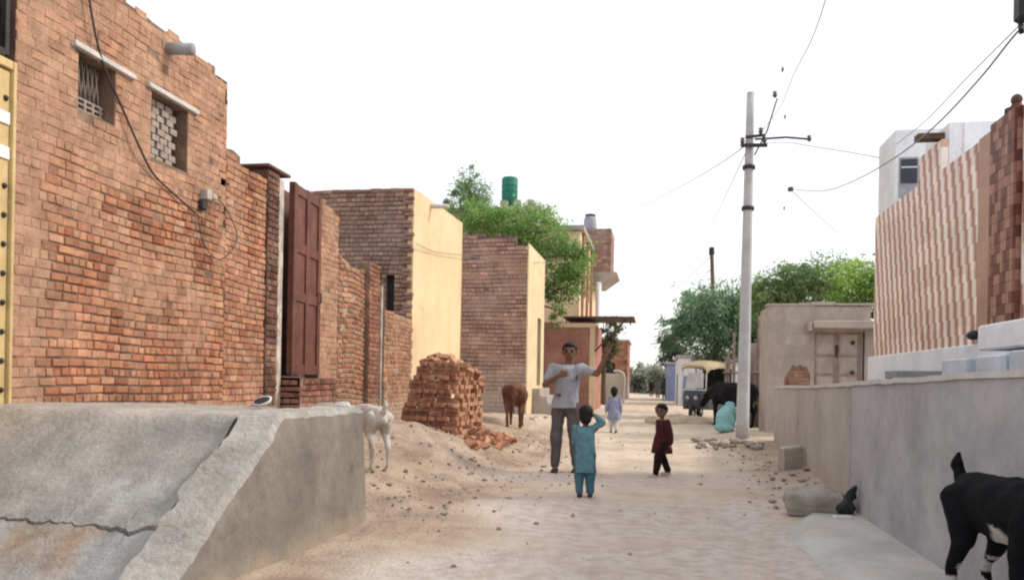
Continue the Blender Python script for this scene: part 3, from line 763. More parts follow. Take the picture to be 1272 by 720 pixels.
# ---- boundary walls between doorway and yellow house
def brick_boundary(name, label, y0, y1, z0, top, seed, pal=PAL_R, smear=None, x=XW, post=None, cat='wall', **k):
    ro = empty(name, (x, (y0 + y1)/2, 0), 0, label, cat)
    b = brickwork(MB(), (x, y0), (0, 1), (1, 0), y1 - y0, z0, top, (), pal=pal, smear=smear, seed=seed, **k)
    b.v = [tuple(Vector(q) + Vector((-x, -(y0 + y1)/2, 0))) for q in b.v]
    b.build('brickwork', M['brick'], ro)
    return ro
brick_boundary('brick_wall', 'high brick wall section smeared with cement beside the brown door', 11.9, 12.62, .3, lambda u: 4.08 - .18*u + .03*nz(u*5, 1), 31, smear=lambda u, z: .75 + .5*nz(u*2, z), x=XW - .02)
brick_boundary('brick_wall', 'sagging orange brick wall section between the door wall and the brick gate pier', 12.64, 13.86, .3, lambda u: 3.36 - .16*math.sin(min(u, 1.2)*1.9) + .04*nz(u*4, 2), 32, x=XW - .03, wav=.04, dep=.02, mortar=(.46, .36, .27), gap=.017)
pr = brick_boundary('gate_pier', 'brown brick gate pier standing out from the boundary wall', 13.88, 14.42, .3, lambda u: 3.37, 33, pal=[(.36, .15, .10), (.42, .18, .11), (.30, .12, .08)], x=XW + .06, cat='pier')
b = MB(); b.box((.0, .36, 1.6), (.06, .05, 2.8)); b.build('thin_post', M['whitewash'], pr)
b = MB(); b.box((-.08, .53, 1.62), (.1, .16, 2.9)); b.build('dark_gap', M['brownmud'], pr)
brick_boundary('brick_wall', 'low brick wall joining the gate pier to the yellow house', 14.85, 16.62, .2, lambda u: 2.60 - .03*u + .03*nz(u*4, 3), 34, smear=lambda u, z: .2 + .6*nz(u*2, z), x=XW + .02, mortar=(.46, .36, .27), gap=.017)

# ---- yellow house
def yellow_house():
    y0, y1, zt = 16.72, 21.1, 5.36
    root = empty('yellow_house', (XW, 19, .3), 0, 'house with a plain yellow plastered front and a raw brick side', 'house')
    inv = Vector((-XW, -19, -.3))
    def build(b, name, m, p=root):
        b.v = [tuple(Vector(q) + inv) for q in b.v]; return b.build(name, m, p)
    b = MB(); n = 22; pts = []
    for j in range(9):
        for i in range(n + 1):
            y = lerp(y0, y1, i/n); z = lerp(.1, lerp(zt, zt + .12, i/n), j/8)
            pts.append((XW + .012*nz(y*.6, z*.6, 3) - .03*(1 - j/8), y, z))
    b.add(pts, [(j*(n + 1) + i, j*(n + 1) + i + 1, (j + 1)*(n + 1) + i + 1, (j + 1)*(n + 1) + i) for j in range(8) for i in range(n)], (1, 1, 1), True)
    b.face([(XW, y0, zt), (XW, y1, zt + .12), (XW - .22, y1, zt + .12), (XW - .22, y0, zt)])
    b.face([(XW, y1, .1), (XW - 4, y1, .1), (XW - 4, y1, zt + .05), (XW, y1, zt + .12)])
    b.box2((XW - .14, y0 - .012, .1), (XW - .006, y0 + .05, zt - .01))            # plaster turning the corner
    build(b, 'plastered_front', M['yellow'])
    holes = [(2.9, 3.08, 2.55, 3.5), (2.60, 2.78, 2.55, 3.5)]
    b = brickwork(MB(), (XW - 3.5, y0), (1, 0), (0, -1), 3.5 - .13, .3, lambda u: zt + .02 + .03*nz(u*3, 2), holes, pal=PAL_B, seed=41, smear=lambda u, z: .25 + .7*nz(u*1.4, z*1.2, 8), mortar=(.19, .135, .11), missing=.02, course=.098, blen=.22, gap=.02, dep=.028)
    rr = random.Random(5)
    for k in range(58):                                                        # toothed corner
        if k % 3 != 2: b.box((XW - .13 + rr.uniform(-.01, .05), y0 - .03, .42 + k*.086), (.20, .09, .07), rr.uniform(-.05, .05), mix3(rr.choice(PAL_B), PAL_B[0], .5), bev=.006)
    build(b, 'brick_side', M['brick_far'])
    for h in holes:
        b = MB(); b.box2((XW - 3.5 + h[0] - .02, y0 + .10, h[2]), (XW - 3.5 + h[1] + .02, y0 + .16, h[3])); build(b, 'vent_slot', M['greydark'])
    b = MB(); b.box2((XW - 4, y0 + .24, 4.9), (XW - .24, y1 - .02, 5.02)); build(b, 'roof', M['slab'])
    b = MB(); b.tube([(XW - .3, 18.0, 5.27), (XW + .42, 18.02, 5.25)], .055, 10); build(b, 'roof_spout', M['coping'])
    b = MB(); b.box2((XW - 2.0, 18.6, 5.38), (XW - .3, 20.6, 5.55), bev=.02); build(b, 'roof_beam', M['slab'])
yellow_house()
# thin cable across the yellow front
b = MB(); px = [(515, 303), (535, 312), (556, 315), (576, 317), (600, 321), (640, 325), (690, 326), (730, 322)]
Ys = [16.6, 18, 19.4, 21.0, 22.8, 25.7, 29, 33]
b.tube(curve([at(x, y, Y) + Vector((.05, 0, 0)) for (x, y), Y in zip(px, Ys)]), .010, 5)
tag(b.build('power_line', M['wire']), 'thin wire strung along the yellow house front toward the leafy tree', 'wire')

# ---- brick house with cream front further on
def cream_house():
    y0, y1, X = 26.0, 29.8, -4.17
    root = empty('cream_house', (X, 28, 0), 0, 'house with cream street front and tall windowless purple brick side', 'house')
    inv = Vector((-X, -28, 0))
    def build(b, name, m, p=root):
        b.v = [tuple(Vector(q) + inv) for q in b.v]; return b.build(name, m, p)
    b = brickwork(MB(), (X - 5, y0), (1, 0), (0, -1), 4.98, .0, lambda u: 6.02 if u < 4.6 else 5.72, (), pal=PAL_P, seed=51, smear=lambda u, z: .45 + .7*nz(u*.8, z*2.2, 8), mortar=(.17, .125, .12), missing=.012, course=.135, blen=.30, gap=.024, dep=.034)
    for (u, w_) in ((.8, .1), (1.7, .25), (2.3, .12), (3.2, .3), (3.9, .12)): b.box2((X - 5 + u, y0 + .02, 6.0), (X - 5 + u + w_, y0 + .2, 6.09), col=(.28, .17, .15))
    build(b, 'brick_side', M['brick_far'])
    D = (28.15, 29.05, 1.1, 3.5)
    b = MB()
    for (a, c, z0, z1) in ((y0 - .01, D[0], -.2, 5.75), (D[1], y1, -.2, 5.75), (D[0], D[1], 3.5, 5.75), (D[0], D[1], -.2, 1.1)):
        b.box2((X - (.03 if a < y0 else .24), a - (.02 if a < y0 else 0), z0), (X + .012, c, z1))
    build(b, 'street_front', M['cream'])
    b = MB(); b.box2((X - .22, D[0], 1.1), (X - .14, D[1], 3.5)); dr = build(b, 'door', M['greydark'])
    b = MB(); b.box2((X - 4.9, y0 + .25, 5.2), (X - .26, y1, 5.4)); b.box2((X - 4.9, y1 - .2, 0), (X - .25, y1, 5.19)); build(b, 'roof', M['slab'])
    b = MB()
    for k in range(4): b.box2((X + .02, 27.2 + k*.001, -.1 + 0), (X + 1.05 - k*.26, 29.75 - k*.002, .26 + k*.25), bev=.02)
    build(b, 'steps', M['slab'])
cream_house()

# ---- further buildings on that side
def far_left():
    # red plastered shop house
    Y = 34.0
    root = empty('red_house', (-3.5, Y, 0), 0, 'low house with faded red plaster front and cream bands behind the tall man', 'house')
    def build(b, name, m, p=root):
        b.v = [tuple(Vector(q) + Vector((3.5, -Y, 0))) for q in b.v]; return b.build(name, m, p)
    b = MB(); b.box2((-8, Y, -.1), (-2.62, Y + 5, 3.75), bev=.01); build(b, 'wall', M['redwall'])
    for (x0, x1, z0, z1) in ((-4.3, -2.55, 3.55, 3.72), (-2.78, -2.58, -.1, 3.54)):
        b = MB(); b.box2((x0, Y - .06, z0), (x1, Y - .003, z1)); build(b, 'cream_band', M['cream'])
    b = MB(); b.box2((-3.95, Y - .12, -.1), (-3.2, Y - .02, 2.0)); build(b, 'door', M['tin'])
    # awning
    aw = empty('awning', (-2.6, 35, 3.98), 0, 'rusty flat awning jutting over the street from the red house', 'awning')
    b = MB(); b.box((.15, .6, .02), (3.0, 3.0, .07), 0); b.build('awning_sheet', M['tin'], aw)
    for x in (-1.2, .0, 1.5):
        b = MB(); b.tube([(x, -.9, .0), (x, -.9, -.32)], .03, 6); b.build('hook', M['iron'], aw)
    b = MB(); b.tube([(1.3, -.5, -.05), (-.1, -.4, -1.5)], .035, 8); b.build('brace', M['bark'], aw)
    # pale yellow two-storey house with brick balcony room
    X = -3.75
    r2 = empty('balcony_house', (X, 43, 0), 0, 'tall pale yellow house with brick upper room overhanging the street', 'house')
    def build2(b, name, m, p=r2):
        b.v = [tuple(Vector(q) + Vector((-X, -43, 0))) for q in b.v]; return b.build(name, m, p)
    b = MB(); b.box2((-9, 39.2, -.1), (X, 52, 8.6), bev=.01); build2(b, 'wall', M['cream'])
    b = MB(); b.box2((-9.1, 39.0, 8.62), (X + .18, 52.2, 8.86), bev=.02); build2(b, 'roof', M['slab'])
    for y in (40.0, 42.6, 45.2): b = MB(); b.box2((X + .002, y, 4.4), (X + .12, y + .45, 8.58), bev=.01); build2(b, 'pilaster', M['redwall'])
    for y in (41.0, 43.6): b = MB(); b.box2((X + .003, y, 5.6), (X + .03, y + .9, 7.4)); build2(b, 'window', M['greydark'])
    b = brickwork(MB(), (-5.0, 46.0), (1, 0), (0, -1), 2.35, 7.5, lambda u: 10.0, (), pal=PAL_P, seed=61, course=.13, blen=.35, mortar=(.3, .2, .18))
    brickwork(b, (-2.65, 46.0), (0, 1), (1, 0), 3, 7.5, lambda u: 10.0, (), pal=PAL_P, seed=62, course=.13, blen=.35, mortar=(.3, .2, .18))
    build2(b, 'brick_room', M['brick_far'])
    b = MB(); vs = [(-4.6, 45.9, 7.0), (-3.2, 45.9, 6.85), (-2.3, 45.9, 7.5), (-4.6, 45.9, 7.5)]
    b.add(vs + [(p[0], 50, p[2]) for p in vs], [(0, 1, 2, 3), (7, 6, 5, 4), (1, 5, 6, 2), (0, 4, 5, 1), (3, 2, 6, 7)]); build2(b, 'balcony_slab', M['slab'])
    for x in (-3.3,): b = MB(); b.tube([(x, 45.8, -.1), (x, 45.8, 6.9)], .16, 10); build2(b, 'column', M['white'])
    # grey block behind the leafy tree
    r3 = empty('grey_house', (-8, 44, 0), 0, 'grey cement house whose roof shows just behind the leafy tree', 'house')
    b = MB(); b.box((-1.6, 0, 4.9), (7.2, 8, 9.8), bev=.02); b.build('wall', M['mud'], r3)
    b = MB(); b.box((-1.6, 0, 9.9), (7.6, 8.4, .2), bev=.02); b.build('roof', M['slab'], r3)
    for i, x in enumerate((0.2, .9, 1.6)): b = MB(); b.box((x, -3.6, 10.2), (.35, .35, .45), bev=.03); b.build('parapet_post', M['slab'], r3)
    # tanks
    T = at(633, 246, 41.5)
    t = empty('water_tank', (T.x, T.y, 10.8), 0, 'green plastic water tank standing on the grey roof', 'water tank')
    b = MB(); b.tube([(0, 0, -.45), (0, 0, .06), (0, 0, 1.0), (0, 0, 1.06), (0, 0, 1.08)], [.40, .42, .42, .38, .15], 20); b.build('barrel', M['green_tank'], t)
    b = MB(); b.tube([(0, 0, 1.06), (0, 0, 1.12)], [.17, .16], 16); b.build('lid', M['green_tank'], t)
    for z in (.3, .6): b = MB(); b.tube([(0, 0, z), (0, 0, z + .03)], .435, 20); b.build('rib', M['green_tank'], t)
    T = at(733, 290, 48)
    t = empty('water_tank', (T.x, T.y, 10.0), 0, 'pale grey water tank above the brick upper room', 'water tank')
    b = MB(); b.tube([(0, 0, 0), (0, 0, .05), (0, 0, .9), (0, 0, 1.08)], [.36, .38, .38, .30], 18); b.build('barrel', M['grey_tank'], t)
    b = MB(); b.tube([(0, 0, 1.08), (0, 0, 1.2)], [.32, .3], 16); b.build('lid', M['iron'], t)
    # brick house farther down
    r4 = empty('distant_brick_house', (-3.2, 62, 0), 0, 'small distant brick house with flat roof at the bend of the street', 'house')
    b = brickwork(MB(), (-2.5, 0), (1, 0), (0, -1), 3.5, -.1, lambda u: 4.4, [(1.9, 2.6, 1.6, 2.7)], pal=PAL_R, seed=63, course=.14, blen=.35)
    brickwork(b, (1.0, 0), (0, 1), (1, 0), 6, -.1, lambda u: 4.4, (), pal=PAL_R, seed=64, course=.14, blen=.35)
    b.build('wall', M['brick_far'], r4)
    b = MB(); b.box((-.7, 3, 4.45), (3.7, 6.3, .16), bev=.02); b.build('roof', M['slab'], r4)
    b = MB(); b.box((-.25, .18, 2.15), (.8, .05, 1.2)); b.build('window', M['greydark'], r4)
    # grey gate wall with pale pipe arch
    r5 = empty('grey_gate_wall', (-2.7, 50, 0), 0, 'grey boundary wall with a pale pipe arch far down the street', 'wall')
    b = MB(); b.box((-.3, 0, .85), (1.9, .25, 1.9), bev=.02); b.build('wall', M['grey_wall2'], r5)
    b = MB(); b.tube(curve([(.75, -.05, -.1), (.78, -.05, 1.2), (.72, -.05, 1.75), (.45, -.05, 1.95), (.1, -.05, 1.95)]), .07, 8); b.build('pipe_arch', M['coping'], r5)
far_left()

# ================================================================== BRICK STACK
def brick_meshes():
    out = []
    for i in range(5):
        b = MB(); random.seed(100 + i); b.box((0, 0, 0), (.232, .112, .074), bev=.007, jit=.003)
        for k, m in enumerate((M['loose_brick'], M['loose_brick2'])):
            me = b.mesh('stacked_brick'); me.materials.append(m); out.append(me)
    random.seed(7); return out
BR = brick_meshes()
def stack():
    rr = random.Random(17); cnt = [0]
    x0, x1, y0, y1 = -4.28, -3.22, 13.0, 15.1
    zb = .26
    root = None
    def put(x, y, z, rz, rx=0, ry=0, group='bricks in the loose stack', label='loose red brick laid in the uneven stack beside the yellow house front', name='stacked_brick', pale=.35):
        me = BR[rr.randrange(5)*2 + (1 if rr.random() < pale else 0)]
        o = bpy.data.objects.new(name, me); COL.objects.link(o); o.location = (x, y, z); o.rotation_euler = (rx, ry, rz); o.scale = [rr.uniform(.95, 1.04) for _ in range(3)]
        tag(o, label, 'brick', group); cnt[0] += 1
    nc = 17
    def h(x, y):     # courses
        t = (y - y0)/(y1 - y0); u = (x - x0)/(x1 - x0)
        return int(nc - 3.2*sm(.25, 1.0, t) - 2.8*sm(.6, .0, u)*.6 - 2.2*sm(.5, 1.1, u) + rr.uniform(-.5, .5))
    for k in range(nc):
        z = zb + .037 + k*.0765
        lean = k*.006
        # face towards the viewer: stretchers, headers in every third course
        x = x0 + k*.020 + rr.uniform(-.05, .03) + .02*math.sin(k*.9)
        head = k % 3 == 1
        while x < x1 - .08 - lean:
            w_ = .12 if head else .238
            xc = x + w_/2
            if k <= h(xc, y0) + 1:
                if xc + w_/2 > x1 + .02: break
                put(xc, y0 + (.1 if head else .06) + rr.gauss(0, .026) + lean, z, (R(90) if head else 0) + rr.gauss(0, .07), rr.gauss(0, .03), pale=.10)  # mostly dark bricks: shade put into the colour of this side
            x += w_ + rr.uniform(.0, .009)
        # face towards the street: mostly pale bricks, sunlight put into its colour
        if k % 2:
            for i in range(8):
                y = y0 + .30 + i*.245
                if y > y1 or k > h(x1, y): continue
                put(x1 - .06 + rr.gauss(0, .03) - lean, y + rr.gauss(0, .01), z, R(90) + rr.gauss(0, .10), pale=.8)
        else:
            for i in range(8):
                y = y0 + .24 + i*.245
                if y > y1 or k > h(x1, y): continue
                put(x1 - .11 + rr.gauss(0, .04) - lean, y, z, rr.gauss(0, .12), pale=.8)
    # jumbled top
    for i in range(4):
        for j in range(8):
            x = x0 + .46 + i*.19; y = y0 + .2 + j*.25
            z = zb + .05 + (h(x, y) + .6)*.0765
            put(x + rr.gauss(0, .03), y + rr.gauss(0, .03), z, rr.uniform(0, 3.14), rr.gauss(0, .4), rr.gauss(0, .35), pale=.5)
    # fallen bricks at its foot
    n2 = 34
    for i in range(n2):
        p = hit(rr.uniform(583, 632), rr.uniform(541, 558)) if i < 26 else hit(rr.uniform(606, 640), rr.uniform(546, 556))
        lift = max(0, .16 - .5*abs(p.y - 14.2)*.2 - .06*i/26)*rr.random()
        put(p.x, p.y, gz(p.x, p.y) + .028 + lift, rr.uniform(0, 3.14), rr.gauss(0, .35), rr.gauss(0, .35), 'fallen bricks at the foot of the stack', 'stray red brick lying in the spill at the foot of the stack', 'fallen_brick', .45)
    return cnt[0]
nb = stack()

# ================================================================== RIGHT SIDE OF THE STREET
def low_walls():
    def wall(name, label, pts, zt0, zt1, m, cop=True):
        o = Vector((pts[0][0], pts[0][1], 0)); r = empty(name, o, 0, label, 'wall'); b = MB(); c = MB(); th = .23
        n = 26; K = 10
        P = []
        for i in range(n + 1):
            t = i/n*(len(pts) - 1); k = min(int(t), len(pts) - 2); f = t - k
            P.append(Vector((lerp(pts[k][0], pts[k + 1][0], f), lerp(pts[k][1], pts[k + 1][1], f), 0)) - o)
        def zt(i): return lerp(zt0, zt1, i/n) + .012*nz(i*.7, zt0*9)
        vs = []
        for i in range(n + 1):
            for k in range(K):
                z = lerp(-.25, zt(i), k/(K - 1)); vs.append(P[i] + Vector((.010*nz(P[i].y*1.3 + o.y, z*1.3, 2), 0, z)))
        b.add(vs, [(i*K + k, i*K + k + 1, (i + 1)*K + k + 1, (i + 1)*K + k) for i in range(n) for k in range(K - 1)], (1, 1, 1), True)
        for i in (0, n):
            q = [P[i] + Vector((0, 0, -.25)), P[i] + Vector((th, 0, -.25)), P[i] + Vector((th, 0, zt(i))), P[i] + Vector((0, 0, zt(i)))]
            b.face(q if i == 0 else q[::-1])
        for i in range(n):
            d = Vector((th, 0, 0))
            b.face([P[i] + d + Vector((0, 0, -.25)), P[i + 1] + d + Vector((0, 0, -.25)), P[i + 1] + d + Vector((0, 0, zt(i + 1))), P[i] + d + Vector((0, 0, zt(i)))])
        b.build('wall_body', m, r)
        vs = []
        for i in range(n + 1):
            e = .012*nz(i*.9, 4)
            for (dx, dz) in ((-.018 + e, -.012), (-.016 + e, .028), (th + .02, .034), (th + .02, -.012)): vs.append(P[i] + Vector((dx, 0, zt(i) + dz + .014)))
        fs = [(i*4 + k, i*4 + (k + 1) % 4, (i + 1)*4 + (k + 1) % 4, (i + 1)*4 + k) for i in range(n) for k in range(4)] + [(0, 1, 2, 3), (n*4 + 3, n*4 + 2, n*4 + 1, n*4)]
        c.add(vs, fs); c.build('coping', M['coping'], r)
        return r
    wall('low_grey_wall', 'smooth grey cement wall that the black goat stands against', [(1.90, 8.42), (1.885, 5.55), (2.02, 1.2)], 1.27, 1.37, M['grey_wall'])
    wall('low_grey_wall', 'paler stained cement wall running from the smooth wall to the mud gatehouse', [(2.36, 16.95), (2.05, 11.2), (1.93, 8.46)], 1.20, 1.27, M['grey_wall2'])
    # concrete apron
    b = MB(); n = 60; vs = []; K = 14
    for i in range(n + 1):
        y = lerp(2.0, 8.35, i/n); xl = 1.12 + .16*nz(y*1.2, 3) + .07*nz(y*4, 6) + .25*sm(7.2, 8.3, y)
        for k in range(K):
            t = k/(K - 1); x = lerp(xl, 1.90, t)
            z = gz(x, y); vs.append((x, y, max(z, lerp(-.02, .05, sm(0, .25, t))) + .018*sm(0, .2, t) + .006*nz(x*5, y*5)))
    b.add(vs, [(i*K + k, i*K + k + 1, (i + 1)*K + k + 1, (i + 1)*K + k) for i in range(n) for k in range(K - 1)], (1, 1, 1), True)
    m = mat('apron_cement', (.52, .505, .49), .14, 2.0, .93, .5, 22, stain=(.55, .45, .36), stscale=1.6, stamt=.75, dist=.015)
    o = b.build('pavement', m); tag(o, kind='structure')
low_walls()

def tiled_house():
    X = 3.2
    root = empty('tiled_house', (X, 10, 0), 0, 'house clad in pink and white zigzag tiles over a white plinth', 'house')
    def build(b, name, m, p=root):
        b.v = [tuple(Vector(q) + Vector((-X, -10, 0))) for q in b.v]; return b.build(name, m, p)
    b = MB()
    for (a, c, zt) in ((10.85, 12.85, 3.80), (10.02, 10.848, 4.14), (8.90, 10.018, 3.78), (5.0, 7.9, 3.9)):
        b.box2((X, a, 1.72), (X + (.22 if zt < 4 else .07), c, zt))
    b.box2((X + .002, 12.852, 1.72), (X + .4, 12.86, 3.8))
    build(b, 'tiled_front', M['tiles'])
    b = MB(); b.box2((X - .004, 8.52, 1.72), (X + .2, 8.898, 3.80)); build(b, 'plain_tile_strip', M['strip_tile'])
    b = MB(); b.box2((X - .05, 4.5, -.1), (X + 4, 12.95, 1.715), bev=.01); pl = build(b, 'plinth', M['white'])
    b = MB(); b.box2((X - .50, 7.75, -.1), (X - .052, 8.35, 1.54), bev=.015); b.box2((X - .47, 7.0, -.1), (X - .053, 7.6, 1.55), bev=.015); b.box2((X - .48, 5.4, -.1), (X - .054, 6.9, 1.57), bev=.015); build(b, 'plinth_step', M['bluewhite'], pl)
    b = MB(); b.box2((X - .42, 5.4, 1.60), (X - .055, 7.7, 1.82), bev=.015); build(b, 'ledge', M['white'], pl)
    # brown tiled column with a ball finial
    b = MB(); rr = random.Random(9); cy, cz = .067, .098
    pal = [(.17, .062, .040), (.24, .09, .06), (.46, .25, .18), (.40, .2, .14), (.14, .05, .035), (.33, .15, .10)]
    for k in range(21):
        for i in range(8):
            z0 = 1.76 + k*cz; y0 = 7.95 + i*cy
            c = pal[(0 if ((i + k//2) % 4 < 2) else 2) + rr.randrange(2)] if rr.random() < .85 else rr.choice(pal)
            b.box2((X - .055, y0 + .002, z0 + .002), (X - .03, y0 + cy - .002, z0 + cz - .002), col=c)
            if i < 4: b.box2((X - .03 + i*.07, 7.925, z0 + .002), (X + .036 + i*.07, 7.949, z0 + cz - .002), col=rr.choice(pal))
    b.box2((X - .03, 7.95, 1.72), (X + .26, 8.49, 3.82), col=(.3, .2, .16))
    cl = build(b, 'corner_column', M['column_tile'])
    b = MB(); b.tube([(X + .06, 8.2, 3.82), (X + .06, 8.2, 3.88), (X + .06, 8.2, 3.90), (X + .06, 8.2, 3.92)], [.10, .10, .05, .045], 14); b.ell((X + .06, 8.2, 3.96), (.05, .05, .055)); build(b, 'finial', M['brownmud'], cl)
    b = MB(); b.ell((X - .09, 8.72, 1.80), (.06, .1, .05), n=12); build(b, 'dark_lamp', M['blackplastic'])
    # upper rooms set back
    b = MB(); b.box2((X + .03, 12.0, 3.82), (X + 1.6, 12.84, 4.86), bev=.01); b.box2((X + .23, 11.99, 3.5), (X + 1.6, 12.83, 3.819))
    up = build(b, 'upper_room', M['white'])
    q0, q1 = at(1117, 196, 12.0), at(1140, 245, 12.0)
    w_ = MB(); w_.box2((q0.x, 11.985, q1.z), (q1.x, 11.998, q0.z)); wn = build(w_, 'window', M['grey_tank'], up)
    w_ = MB(); w_.box2((q0.x + .02, 11.97, lerp(q1.z, q0.z, .35)), (q1.x - .02, 11.984, q0.z - .03)); build(w_, 'pane', M['navy'], wn)
    w_ = MB(); w_.box2((q0.x + .02, 11.955, lerp(q1.z, q0.z, .72)), (q1.x - .02, 11.968, lerp(q1.z, q0.z, .76))); build(w_, 'slat', M['bluewhite'], wn)
    q0, q1 = at(1172, 151, 10.0), at(1238, 210, 10.0)
    b = MB(); b.box2((X + .075, 10.019, 3.785), (q1.x + 1, 10.845, q0.z), bev=.01); b.box2((X + .23, 9.99, 3.5), (q1.x + 1, 10.84, q0.z - .02)); build(b, 'roof_parapet', M['white'])
    b = MB(); q = at(1150, 171, 10.2); b.box2((q.x - .1, 10.15, q.z - .03), (q.x + .35, 10.3, q.z + .04)); build(b, 'scaffold_plank', M['bark'])
    b = MB(); b.box2((X + .23, 4.6, 1.72), (X + 4, 12.8, 3.55)); build(b, 'inner_block', M['white'])
    b = MB(); q = atx(1135, 458, 2.55); 
    return root
tiled_house()
# rubble on the ledge behind the wall: dark trough
q = at(1138, 463, 8.9)
b = MB(); b.box2((-.25, -.2, -.12), (.25, .2, -.06), bev=.015)
for (lo, hi) in (((-.25, -.2, -.06), (.25, -.17, .02)), ((-.25, .17, -.06), (.25, .2, .02)), ((-.25, -.17, -.06), (-.22, .17, .02)), ((.22, -.17, -.06), (.25, .17, .02))): b.box2(lo, hi, bev=.008)
o = b.build('water_trough', M['pipe'], None, (q.x - .0, q.y, q.z)); tag(o, 'low dark trough on the grey pedestal before the white plinth', 'trough')
b = MB(); b.box2((-.27, -.22, 0), (.27, .22, q.z - .125), bev=.02); o = b.build('trough_pedestal', M['white'], None, (q.x, q.y, 0)); tag(o, 'pale block pedestal under the dark trough behind the low wall', 'pedestal')

# mud gatehouse
def gatehouse():
    Y = 20.0; q = at(955, 380, Y)
    X0 = q.x
    root = empty('mud_gatehouse', (X0, Y, 0), 0, 'grey mud plastered gatehouse with double gate under a cement shade', 'gatehouse')
    def build(b, name, m, p=root):
        b.v = [tuple(Vector(t) - Vector((X0, Y, 0))) for t in b.v]; return b.build(name, m, p)
    g0, g1 = at(1012, 412, Y), at(1069, 475, Y)
    zt = at(1000, 379, Y).z; xr = 6.6
    zw = at(1080, 403, Y).z
    b = MB()
    n = 40
    b.box2((X0, Y, -.1), (g0.x, Y + .3, zt)); b.box2((g0.x + .001, Y + .002, g0.z), (g1.x + .2, Y + .3, zt - .03)); b.box2((g1.x, Y + .003, -.1), (xr, Y + .3, zw))
    b.box2((X0 + .001, Y + .301, -.1), (X0 + .28, Y + 1.5, zt - .02))
    b.box2((X0 + .281, Y + 1.0, 2.4), (g1.x, Y + 1.3, zt - .04))
    build(b, 'wall', M['mud'])
    b = MB(); x = X0 - .05
    rr = random.Random(4)
    while x < g1.x + .3:
        l = rr.uniform(.25, .6); b.box2((x, Y - .03, zt - .01), (x + l - .01, Y + .34, zt + rr.uniform(.03, .09)), bev=.012); x += l
    build(b, 'parapet', M['pale_mud'])
    b = MB(); b.box2((g0.x - .1, Y - .45, g0.z + .06), (xr, Y - .004, zw + .06), bev=.02); b.box2((g0.x - .2, Y - .40, g0.z + .0), (g0.x - .12, Y - .005, zw + .02), bev=.01); build(b, 'shade_slab', M['pale_mud'])
    bk0, bk1 = at(975, 448, Y), at(1006, 480, Y)
    b = brickwork(MB(), (bk0.x, Y - .004), (1, 0), (0, -1), bk1.x - bk0.x, bk1.z - .3, lambda u: bk0.z - .05 - .5*abs(u/(bk1.x - bk0.x) - .55)**2*2 + .12*nz(u*9, 2), (), pal=[(.36, .17, .12), (.31, .14, .10), (.40, .22, .16)], seed=71, thick=.02, smear=lambda u, z: .3 + .7*nz(u*5, z*5))
    build(b, 'brick_patch', M['brick'])
    d = MB(); q0, q1 = at(975, 413, Y), at(1004, 430, Y); 
    d.face([Vector((q0.x + (q1.x - q0.x)*u, Y - .004, q1.z + (q0.z - q1.z)*v)) for u, v in ((0, .2), (.4, 0), (.9, .15), (1, .7), (.6, 1), (.15, .8))]); build(d, 'plaster_stain', M['slab'])
    gt = MB(); gt.box2((g0.x + .001, Y + .06, -.05), (g1.x, Y + .10, g0.z)); gate = build(gt, 'gate', M['gatewood'])
    fr = MB(); xm = (g0.x + g1.x)/2
    for x in (g0.x + .03, xm - .04, xm + .04, g1.x - .03): fr.box((x, Y + .045, 1.1), (.05, .03, 2*(g0.z - 1.1) - .02))
    for z in (g0.z - .04, g0.z - .55, g0.z - 1.0, .6): fr.box((xm, Y + .0475, z), (g1.x - g0.x - .06, .022, .05))
    build(fr, 'gate_frame', M['reed'], gate)
    b = MB(); b.box((xm - .02, Y + .02, g0.z - .45), (.05, .03, .28)); build(b, 'gate_bolt', M['iron'], gate)
    for z in (g0.z - .25, g0.z - .95): b = MB(); b.ell((g1.x - .18, Y + .03, z), (.05, .02, .05), n=10); build(b, 'ring', M['iron'], gate)
    for x in (g1.x + .05,): b = MB(); b.box((x, Y - .012, 1.1), (.04, .02, 2*(g0.z - 1.1))); build(b, 'drain_strip', M['iron'])
gatehouse()
# stake fence behind the buffalo
def stakes():
    r = empty('stake_fence', (2.9, 24.6, 0), 0, 'upright weathered stake fence behind the black buffalo', 'fence')
    rr = random.Random(8)
    b = MB()
    for i in range(16):
        x = -.9 + i*.14; b.tube([(x, rr.uniform(-.03, .03), -.1), (x + rr.uniform(-.05, .05), 0, rr.uniform(1.9, 3.3))], [.05, .035], 6)
    for z in (.7, 1.6): b.tube([(-.95, -.06, z), (1.3, -.06, z + .05)], .03, 6)
    b.build('stakes', M['reed'], r)
    b = MB(); b.box((.9, .3, 1.2), (2.6, .1, 2.6)); b.build('mat_backing', M['pale_mud'], r)
stakes()

# blue walled houses far on that side
def blue_houses():
    for i, (px0, px1, Y, top, lab) in enumerate(((843, 858, 47, 444, 'faded pale blue house front beyond the rickshaw'), (828, 844, 58, 452, 'small deep blue walled house farther beyond the rickshaw'))):
        q0, q1 = at(px0, top, Y), at(px1, top, Y)
        r = empty('blue_house', (q0.x, Y, 0), 0, lab, 'house')
        b = MB(); b.box2((0, 0, -.1), (q1.x - q0.x + 4, 7, q0.z), bev=.02); b.build('wall', M['blue'] if i else M['bluewhite'], r)
        b = MB(); b.box2((-.12, -.12, q0.z + .003), (q1.x - q0.x + 4.1, 7.1, q0.z + .15), bev=.02); b.build('roof', M['slab'], r)
        b = MB(); b.box2((.25, -.03, 0), (.95, -.004, 1.7)); b.build('door', M['blue'], r)
        b = MB(); b.box2((-.03, 1.4, .0), (-.004, 2.6, 1.8)); b.build('shutter', M['navy'], r)
blue_houses()

